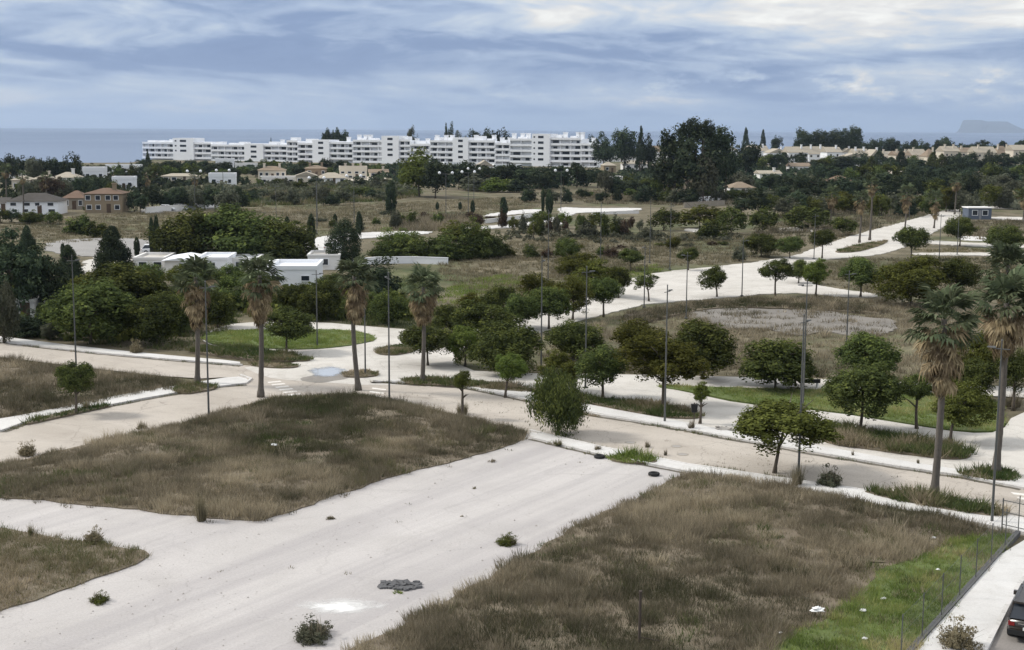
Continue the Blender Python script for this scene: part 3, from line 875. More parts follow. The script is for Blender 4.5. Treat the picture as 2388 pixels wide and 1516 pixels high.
# planted beds gone wild along the walks
BEDS = [
    ('dark green weeds in the bed below the green island', [(500, 806), (620, 815), (735, 838), (705, 844), (600, 842), (500, 828), (420, 818)], M['mixgrass'], 0.6, -0.28),
    ('thin dry bed beside the zebra crossing', [(570, 846), (700, 850), (690, 859), (600, 857)], M['mixgrass'], 0.35, -0.05),
    ('brown weeds on the long island beside the fourth palm', [(862, 818), (930, 805), (990, 798), (965, 822), (900, 831)], M['mixgrass'], 0.35, -0.05),
    ('weeds around the foot of the third palm', [(800, 868), (860, 864), (892, 874), (850, 881), (800, 880)], M['mixgrass'], 0.4, 0.05),
    ('brown green bed around the fourth palm', [(928, 886), (985, 880), (1060, 886), (1150, 892), (1240, 905), (1235, 918), (1120, 906), (1030, 900), (950, 897)], M['mixgrass'], 0.55, -0.12),
    ('green bed below the leaning trees on the walk', [(1240, 905), (1370, 926), (1560, 946), (1640, 966), (1636, 978), (1540, 974), (1370, 941), (1240, 916)], M['mixgrass'], 0.55, -0.15),
    ('dark brown bed below the clipped round trees', [(1925, 985), (2050, 1008), (2200, 1033), (2266, 1054), (2252, 1072), (2180, 1069), (2050, 1051), (1930, 1036), (1895, 1012)], M['mixgrass'], 0.9, -0.02),
    ('green tuft bed around the tall palm by the corner', [(2235, 1103), (2300, 1092), (2345, 1096), (2380, 1114), (2345, 1126), (2265, 1116)], M['mixgrass'], 0.55, -0.18),
    ('weedy verge around the tall palm beside the fence', [(2005, 1146), (2100, 1148), (2180, 1163), (2260, 1172), (2352, 1196), (2330, 1210), (2200, 1190), (2050, 1161)], M['mixgrass'], 0.75, -0.08),
    ('weeds along the kerb of the left plot', [(60, 984), (130, 966), (200, 952), (250, 944), (255, 950), (190, 963), (130, 976), (60, 992)], M['mixgrass'], 0.5, -0.25),
    ('green bed around the first palm', [(395, 912), (430, 898), (480, 893), (515, 905), (480, 912), (430, 920)], M['mixgrass'], 0.5, -0.2),
    ('green mound of weeds on the kerb of the pale street', [(1415, 1072), (1440, 1062), (1490, 1060), (1530, 1072), (1530, 1082), (1470, 1082)], M['green'], 0.75, -0.1),
    ('dry weeds on the narrow island of the far street', [(1930, 588), (2030, 567), (2075, 559), (2055, 573), (1990, 590)], M['mixgrass'], 0.6, -0.05),
    ('weeds at the edge of the white street and slab', [(1440, 735), (1560, 720), (1620, 705), (1700, 700), (1850, 700), (2060, 715), (2080, 735), (1900, 722), (1700, 716), (1600, 728), (1480, 760)], M['dry'], 0.9, -0.15),
]
for i, (lb, px, mt, h, bias) in enumerate(BEDS):
    pg = poly(px, 0.05, 2, 0.1)
    sheet('bed', [Vector((p.x, p.y, 0.14)) for p in pg], M['soil'], 0.2)
    grass('bed_weeds', lb, pg, 9.0 if px[0][1] > 800 else 4, 22, h * 0.72, 0.06, 0.34, mt, 40 + i, 0.0, z0=0.13, bias=bias, contrast=1.2, patch=2.2, lean=1.2, cat='weeds')

# open fields further off
SLAB = poly([(1605, 712), (1700, 715), (1900, 722), (2080, 745), (2095, 772), (1980, 782), (1800, 768), (1700, 760), (1600, 735)], 0.0, 1, 0.8)
FIELDS = [
    ('dry waste ground around the grey slab', [(1290, 780), (1420, 745), (1500, 715), (1730, 700), (1880, 692), (2060, 700), (2300, 715), (2400, 760), (2400, 900), (2100, 885), (1900, 880), (1480, 868), (1180, 866), (1250, 800)], M['dry'], 1.7, 18, 0.6, 0.06, 0.5, 0.14, 0.7),
    ('tan field between the shrubs and the white street', [(1000, 640), (1060, 585), (1200, 560), (1500, 545), (1740, 545), (1850, 560), (1840, 592), (1720, 612), (1540, 626), (1440, 640), (1300, 690), (1150, 700)], M['tan'], 0.9, 16, 0.6, 0.09, 0.6, 0.0, 0.5),
    ('short green grass left of the white street', [(985, 700), (1080, 655), (1180, 636), (1240, 650), (1180, 690), (1060, 712)], M['green'], 2.0, 14, 0.4, 0.08, 0.5, 0.05, 0.4),
    ('green verge at the head of the white street', [(1400, 632), (1540, 612), (1548, 631), (1475, 648)], M['green'], 2.2, 14, 0.4, 0.08, 0.5, 0.15, 0.3),
    ('tan field below the roadside houses', [(380, 540), (420, 505), (560, 486), (760, 478), (1000, 470), (1260, 455), (1260, 488), (1130, 498), (1060, 525), (900, 538), (760, 548), (640, 540)], M['tan'], 0.5, 14, 0.6, 0.12, 0.8, 0.05, 0.6),
    ('tan and green field behind the conical trees', [(-60, 530), (60, 515), (240, 500), (420, 490), (420, 520), (380, 555), (200, 560), (60, 585), (-60, 590)], M['tan'], 0.7, 14, 0.55, 0.11, 0.7, -0.02, 0.8),
    ('brown field right of the cypress pair', [(1300, 455), (1420, 440), (1600, 448), (1780, 470), (1640, 480), (1500, 476), (1380, 478)], M['dry'], 0.35, 14, 0.8, 0.15, 0.9, -0.05, 0.6),
    ('brown field beyond the far street', [(1740, 535), (1840, 485), (1960, 478), (2100, 480), (2200, 490), (2090, 520), (1980, 548), (1890, 575), (1800, 560)], M['dry'], 0.5, 14, 0.8, 0.13, 0.8, -0.02, 0.6),
    ('brown field under the far palms', [(1900, 612), (2060, 600), (2400, 602), (2400, 700), (2200, 705), (2060, 690), (1960, 672), (1885, 655)], M['tan'], 1.0, 16, 0.6, 0.09, 0.6, -0.12, 0.6),
    ('pale green strip between the white kerbs', [(2140, 576), (2400, 584), (2400, 589), (2130, 587)], M['mixgrass'], 2.0, 12, 0.4, 0.10, 0.6, 0.1, 0.3),
    ('brown field beside the blue hut', [(2180, 545), (2260, 515), (2400, 512), (2400, 560), (2250, 560)], M['dry'], 0.6, 14, 0.7, 0.12, 0.7, 0.0, 0.6),
    ('rough green ground around the white low house', [(560, 690), (780, 655), (1000, 640), (1010, 690), (1000, 770), (880, 760), (740, 748), (560, 748)], M['mixgrass'], 1.6, 14, 0.6, 0.07, 0.5, -0.25, 0.5),
    ('rough green ground under the left trees', [(-60, 700), (300, 690), (560, 700), (560, 760), (480, 800), (400, 822), (200, 802), (-60, 772)], M['mixgrass'], 1.6, 14, 0.55, 0.07, 0.5, -0.25, 0.5),
    ('grey green scrub below the beige houses', [(430, 478), (560, 445), (760, 432), (920, 430), (1000, 450), (920, 468), (760, 475), (560, 484)], M['mixgrass'], 0.5, 14, 1.3, 0.22, 1.1, -0.15, 0.8),
    ('dry bushes by the bare lot', [(900, 540), (960, 510), (1080, 500), (1130, 510), (1100, 530), (1000, 540)], M['dry'], 0.6, 14, 1.5, 0.18, 1.0, 0.05, 0.5),
]
for i, (lb, px, mt, per, nb, h, wd, rad, bias, con) in enumerate(FIELDS):
    grass('field_grass', lb, poly(px, 0.0, 2), per, nb, h, wd, rad, mt, 70 + i, 0.0, z0=-0.06, bias=bias, contrast=con, patch=14.0, thin=0.7, excl=SLAB if i == 0 else None)
grass('field_grass', 'sparse dry tufts growing through the grey slab', SLAB, 1.3, 14, 0.5, 0.06, 0.5, M['dry'], 99, 0.0, z0=0.0, bias=-0.02, contrast=0.8, patch=6.0, thin=1.5)


# grimy strips and weeds along the kerbs, darkened to paint in the kerb's shade
def gutter(px, wid, label, seed, z=0.012, side=1, h=0.22, per=9.0):
    pts = [P(u, v, 0.0) for u, v in px]
    a_, b_ = [], []
    for i, p in enumerate(pts):
        d = (pts[min(i + 1, len(pts) - 1)] - pts[max(i - 1, 0)]).normalized()
        n = Vector((-d.y, d.x, 0)) * side
        a_.append(p + n * 0.11); b_.append(p + n * (0.11 + wid))
    pg = a_ + b_[::-1]
    fine = []
    for i in range(len(pg)):
        p, q = pg[i], pg[(i + 1) % len(pg)]
        m_ = max(1, int((q - p).length / 0.5))
        fine += [p.lerp(q, k / m_) for k in range(m_)]
    xy = np.array([(p.x, p.y) for p in fine])
    ws = (vnoise(xy, 0.9, seed) - 0.5) * wid * 0.9
    fine = [Vector((p.x, p.y + e, z)) for p, e in zip(fine, ws)]
    sheet('gutter_dirt_and_shade', fine, M['gutter'])
    grass('gutter_weeds', label, pg, per, 10, h, 0.04, 0.2, M['mixgrass'], seed, 0.0, z0=0.01, bias=-0.1, contrast=0.8, patch=2.5, thin=1.6, cat='weeds')


gutter([(870, 890), (1000, 898), (1100, 906), (1240, 936), (1380, 967), (1555, 995), (1750, 1031), (1900, 1057), (2100, 1091), (2250, 1113), (2388, 1141)], 0.42, 'weeds in the gutter of the upper kerb of the tan road', 201, side=-1)
gutter([(1236, 1006), (1400, 1045), (1600, 1085), (1900, 1130), (2050, 1151), (2250, 1185), (2388, 1214)], 0.34, 'weeds in the gutter of the lower kerb of the tan road', 202, side=1)
gutter([(1240, 1023), (1400, 1062), (1600, 1101)], 0.28, 'weeds where the pale street meets its kerb', 203, side=-1)
gutter([(0, 1007), (60, 986), (330, 932), (480, 906), (572, 896)], 0.42, 'weeds in the gutter of the left plot', 204, side=-1)
gutter([(0, 798), (200, 822), (400, 840), (565, 853)], 0.35, 'weeds in the gutter of the far left pavement', 205, side=-1)

# undergrowth that fills the gardens between the far houses: one mass nobody could count
def undergrowth(label, px, n, size, mat, seed):
    rng = np.random.default_rng(seed)
    pg = poly(px, 0.0, 1)
    xs = [p.x for p in pg]; ys = [p.y for p in pg]
    c = np.column_stack([rng.uniform(min(xs), max(xs), n * 4), rng.uniform(min(ys), max(ys), n * 4)])
    c = c[inside(c, pg)][:n]
    n = len(c)
    k = 46
    R_ = np.repeat(size * rng.uniform(0.5, 1.5, n), k)
    C = np.repeat(c, k, 0)
    N = n * k
    d = rng.normal(0, 1, (N, 3)); d /= np.linalg.norm(d, axis=1)[:, None]; d[:, 2] = np.abs(d[:, 2])
    pos = np.column_stack([C, np.zeros(N)]) + d * (R_ * rng.uniform(0.6, 1.05, N))[:, None] * (1, 1, 0.8)
    nor = d + rng.normal(0, 0.5, (N, 3)); nor /= np.linalg.norm(nor, axis=1)[:, None]
    t = np.cross(nor, rng.normal(0, 1, (N, 3))); t /= np.linalg.norm(t, axis=1)[:, None]
    b = np.cross(nor, t)
    sz = (R_ * 0.26)[:, None] * rng.uniform(0.6, 1.3, N)[:, None]
    V = np.stack([pos + t * sz, pos + b * sz * 0.7, pos - t * sz, pos - b * sz * 0.7], 1).reshape(-1, 3)
    var = np.clip(np.repeat(rng.normal(0.45, 0.2, n), k) + rng.normal(0, 0.12, N), 0, 1)
    o = link(bpy.data.objects.new('undergrowth', np_mesh('undergrowth', V, np.arange(N * 4).reshape(N, 4), mat, var)))
    tag(o, label, 'undergrowth', None, 'stuff')


undergrowth('dark undergrowth in front of the white apartments', [(330, 388), (700, 385), (1000, 390), (1200, 398), (1420, 405), (1420, 440), (1050, 440), (900, 425), (600, 405), (330, 410)], 420, 2.6, M['leaf_pine'], 1)
undergrowth('dark undergrowth below the townhouses', [(1660, 388), (1900, 390), (2420, 386), (2420, 462), (2000, 466), (1800, 460), (1660, 440)], 700, 2.4, M['leaf_pine'], 2)
undergrowth('garden undergrowth between the small houses', [(1400, 400), (1660, 395), (1760, 440), (1740, 468), (1500, 452), (1400, 445)], 260, 2.2, M['leaf_pine'], 3)
undergrowth('olive scrub below the lower belt', [(1700, 462), (2000, 466), (2420, 462), (2420, 492), (2250, 478), (2080, 484), (1850, 486), (1740, 480)], 330, 1.7, M['leaf_grey'], 4)
undergrowth('garden undergrowth among the left villas', [(-40, 420), (330, 405), (560, 415), (560, 430), (330, 450), (300, 490), (150, 490), (-40, 460)], 330, 2.0, M['leaf_pine'], 5)
undergrowth('grey green scrub on the slope below the villas', [(330, 450), (560, 432), (900, 428), (1000, 445), (900, 466), (560, 480), (480, 476), (340, 484)], 330, 1.7, M['leaf_grey'], 6)
undergrowth('low scrub between the shrub row and the yard', [(1180, 540), (1340, 540), (1500, 545), (1740, 552), (1740, 562), (1480, 566), (1180, 568)], 120, 0.9, M['leaf_grey'], 7)
undergrowth('thick dark undergrowth of the left grove', [(-60, 650), (180, 660), (300, 680), (560, 690), (560, 745), (480, 775), (300, 800), (-60, 775)], 210, 1.5, M['leaf_dark'], 8)
undergrowth('green undergrowth around the white low house', [(560, 680), (760, 668), (1000, 700), (1010, 755), (880, 750), (740, 742), (560, 742)], 150, 1.2, M['leaf_dark'], 9)
# ------------------------------------------------------------------ plants: shared crown meshes
def crown_mesh(kind, seed, nclump, nleaf, leaf, cr=0.24):
    """unit crown (radius about 1, z from -1 to 1) made of leaf-sized faces gathered in clumps"""
    rng = np.random.default_rng(seed)
    cs, rs = [], []
    if kind in ('round', 'olive', 'euc', 'droop', 'pine'):
        if kind == 'round':
            lobes = [(0, 0, 0, 0.80)] + [(*(rng.normal(0, 1, 3)), rng.uniform(0.28, 0.42)) for _ in range(13)]
        elif kind == 'olive':
            lobes = [(0, 0, -0.05, 0.72)] + [(*(rng.normal(0, 1, 3)), rng.uniform(0.26, 0.45)) for _ in range(11)]
        elif kind == 'droop':
            lobes = [(0, 0, 0.1, 0.66)] + [(*(rng.normal(0, 1, 3)), rng.uniform(0.30, 0.42)) for _ in range(10)]
        elif kind == 'pine':
            lobes = [(0, 0, 0.15, 0.58)] + [(*(rng.normal(0, 1, 3) * (1, 1, 0.6)), rng.uniform(0.30, 0.45)) for _ in range(9)]
        else:
            lobes = [(0, 0, -0.25, 0.66)] + [(*(rng.normal(0, 1, 3) * (0.8, 0.8, 1.3)), rng.uniform(0.28, 0.40)) for _ in range(12)]
        L = []
        for i, (x, y, z, r) in enumerate(lobes):
            if i:
                v = np.array((x, y, z)); v /= np.linalg.norm(v) + 1e-9
                if v[2] < -0.45: v[2] *= 0.4
                v *= (1.0 - r) * rng.uniform(0.88, 1.08)
                L.append((v, r))
            else:
                L.append((np.array((x, y, z)), r))
        wts = np.array([r ** 2 for _, r in L]); wts /= wts.sum()
        for _ in range(nclump):
            c, r = L[rng.choice(len(L), p=wts)]
            d = rng.normal(0, 1, 3); d /= np.linalg.norm(d)
            if d[2] < -0.5 and rng.random() < 0.5: d[2] *= -1
            cs.append(c + d * r * rng.uniform(0.62, 1.0)); rs.append(cr * rng.uniform(0.6, 1.15) * (0.7 + 0.5 * r))
    elif kind in ('cone', 'column'):
        for _ in range(nclump):
            z = rng.uniform(-1, 1)
            t = (z + 1) / 2
            if kind == 'cone':
                rr = (1 - t) ** 0.72 * (0.55 + 0.45 * min(1, t * 5 + 0.25))
            else:
                rr = math.sin(math.pi * min(1, (t * 0.93 + 0.07))) ** 0.55 if t < 0.95 else 0.25
            a = rng.uniform(0, 2 * math.pi)
            q = rr * math.sqrt(rng.uniform(0.45, 1.0)) * 0.88
            cs.append(np.array((math.cos(a) * q, math.sin(a) * q, z * 0.95))); rs.append(cr * rng.uniform(0.6, 1.0) * (0.5 + 0.6 * rr))
    elif kind == 'egg':
        for _ in range(nclump):
            d = rng.normal(0, 1, 3); d /= np.linalg.norm(d)
            q = rng.uniform(0.7, 0.95)
            cs.append(d * q * (1 - 0.15 * d[2], 1 - 0.15 * d[2], 1)); rs.append(cr * rng.uniform(0.6, 1.0))
    elif kind == 'shrub':
        for _ in range(nclump):
            d = rng.normal(0, 1, 3); d /= np.linalg.norm(d); d[2] = abs(d[2])
            q = rng.uniform(0.45, 0.95) * (0.8 + 0.3 * math.sin(3 * math.atan2(d[1], d[0]) + seed))
            cs.append(np.array((d[0] * q, d[1] * q, d[2] * q * 1.9 - 0.95))); rs.append(cr * rng.uniform(0.7, 1.2))
    cs = np.array(cs); rs = np.array(rs)
    n = len(cs)
    cvar = rng.normal(0.45, 0.16, n) + 0.12 * cs[:, 2]  # higher clumps coloured lighter: sunlight on the crown top is painted in
    C = np.repeat(cs, nleaf, 0); RR = np.repeat(rs, nleaf); CV = np.repeat(cvar, nleaf)
    N = len(C)
    d = rng.normal(0, 1, (N, 3)); d /= np.linalg.norm(d, axis=1)[:, None]
    pos = C + d * (RR * rng.uniform(0.35, 1.0, N) ** 0.6)[:, None] * np.array((1, 1, 1.0 if kind not in ('olive', 'pine') else 0.6))
    if kind == 'droop':
        m_ = rng.random(N) < 0.5
        pos[m_, 2] -= rng.uniform(0, 0.35, m_.sum())
    for ax in range(3):                       # fill the unit box
        lo, hi = np.percentile(pos[:, ax], 0.7), np.percentile(pos[:, ax], 99.3)
        pos[:, ax] = (pos[:, ax] - (lo + hi) / 2) * 2 / (hi - lo)
    nor = d * 0.8 + C * 0.5 + np.array((0, 0, 0.45)) + rng.normal(0, 0.5, (N, 3))
    nor /= np.linalg.norm(nor, axis=1)[:, None]
    t = np.cross(nor, rng.normal(0, 1, (N, 3))); t /= np.linalg.norm(t, axis=1)[:, None]
    if kind == 'droop':
        t = t * 0.5 + np.array((0, 0, -0.8)); t /= np.linalg.norm(t, axis=1)[:, None]
        nor = np.cross(t, np.cross(nor, t)); nor /= np.linalg.norm(nor, axis=1)[:, None] + 1e-9
    b = np.cross(nor, t)
    sz = leaf * rng.uniform(0.65, 1.35, N)[:, None]
    wd = 0.55 if kind != 'droop' else 0.3
    V = np.stack([pos + t * sz, pos + b * sz * wd, pos - t * sz, pos - b * sz * wd], 1).reshape(-1, 3)
    F = np.arange(N * 4, dtype=np.int32).reshape(N, 4)
    var = np.clip(CV + rng.normal(0, 0.13, N), 0, 1)
    return np_mesh('crown_' + kind, V, F, M['leaf_dark'], var)


NEAR, MIDL, FARL = {}, {}, {}
for k, leaf in (('round', 0.050), ('olive', 0.045), ('droop', 0.060), ('egg', 0.04), ('shrub', 0.06), ('cone', 0.05), ('column', 0.07), ('pine', 0.05), ('euc', 0.045)):
    nv = {'round': 5, 'olive': 4, 'shrub': 3}.get(k, 1)
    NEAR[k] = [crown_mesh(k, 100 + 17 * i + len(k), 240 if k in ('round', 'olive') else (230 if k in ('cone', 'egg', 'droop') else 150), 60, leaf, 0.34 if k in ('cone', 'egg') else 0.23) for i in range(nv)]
for k, leaf in (('round', 0.085), ('olive', 0.08), ('egg', 0.07), ('shrub', 0.10), ('cone', 0.08), ('column', 0.12), ('pine', 0.09), ('euc', 0.075), ('droop', 0.09)):
    FARL[k] = [crown_mesh(k, 300 + 13 * i + len(k), 110 if k != 'euc' else 190, 28, leaf, 0.33 if k in ('cone', 'egg', 'column') else 0.26) for i in range(3)]


def trunk_mesh(h, crown_r, lean, seed, r=None, limbs=5, top=0.8):
    rng = random.Random(seed)
    m = MB()
    r = r or (0.022 * h + 0.05)
    pts, rad = [], []
    n = 6
    bend = rng.uniform(-0.12, 0.12)
    for i in range(n + 1):
        t = i / n
        pts.append((lean * t * t + bend * math.sin(t * math.pi) * h * 0.25, rng.uniform(-.02, .02) * h, -0.1 + (h * top + 0.1) * t))
        rad.append(r * (1.5 if i == 0 else 1.0 - 0.5 * t))
    m.tube(pts, rad, 7)
    for k in range(limbs):
        a = k * 2 * math.pi / limbs + rng.uniform(-.4, .4)
        s = pts[rng.choice([3, 4, 5])]
        L = crown_r * rng.uniform(0.55, 0.85)
        e = (s[0] + math.cos(a) * L, s[1] + math.sin(a) * L, s[2] + L * rng.uniform(0.5, 0.9))
        md = ((s[0] + e[0]) / 2, (s[1] + e[1]) / 2, (s[2] + e[2]) / 2 + L * 0.08)
        m.tube([s, md, e], [r * 0.5, r * 0.36, r * 0.15], 5)
    return m.mesh('trunk', M['bark'], True)


TREES = []


def tree(kind, u, vb, wpx, vt, vc, label, mat='leaf_dark', name='street_tree', cat='tree', group='trees along the streets and walks', lean=0.0, far=False, z=0.05, depth=1.0, trunk=True):
    """kind of crown, foot of the trunk in the photograph, crown width, rows of crown top and crown bottom"""
    b = P(u, vb, 0.0)
    b.z = z - 0.08
    s = mpp(b)
    h = top_h(b, vt)
    hb = top_h(b, vc) if vc < vb else 0.0
    rx = wpx * s / 2
    rz = max(0.25, (h - hb) / 2)
    seed = int(u * 7 + vb * 13)
    rng = random.Random(seed)
    root = empty(name, b, 0.0)
    tag(root, label, cat, group)
    bank = (FARL if far else NEAR)[kind]
    me = bank[rng.randrange(len(bank))]
    lx = lean * s
    over = 0.97
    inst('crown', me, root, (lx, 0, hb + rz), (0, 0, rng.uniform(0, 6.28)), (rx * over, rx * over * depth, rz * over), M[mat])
    if trunk:
        tm = trunk_mesh(hb + rz * 1.2 if kind not in ('cone', 'column', 'egg') else h * 0.9, rx, lx, seed, limbs=4 if far else 6, top=0.85 if kind in ('cone', 'column') else 1.0)
        inst('trunk', tm, root)
    TREES.append(root)
    return root


ORD = ['first', 'second', 'third', 'fourth', 'fifth', 'sixth', 'seventh', 'eighth', 'ninth', 'tenth', 'eleventh', 'twelfth', 'thirteenth', 'fourteenth', 'fifteenth',
       'sixteenth', 'seventeenth', 'eighteenth', 'nineteenth', 'twentieth', 'twenty-first', 'twenty-second', 'twenty-third', 'twenty-fourth', 'twenty-fifth',
       'twenty-sixth', 'twenty-seventh', 'twenty-eighth', 'twenty-ninth', 'thirtieth']

D, O, L_, PN, G_, BR = 'leaf_dark', 'leaf_olive', 'leaf_light', 'leaf_pine', 'leaf_grey', 'leaf_brown'
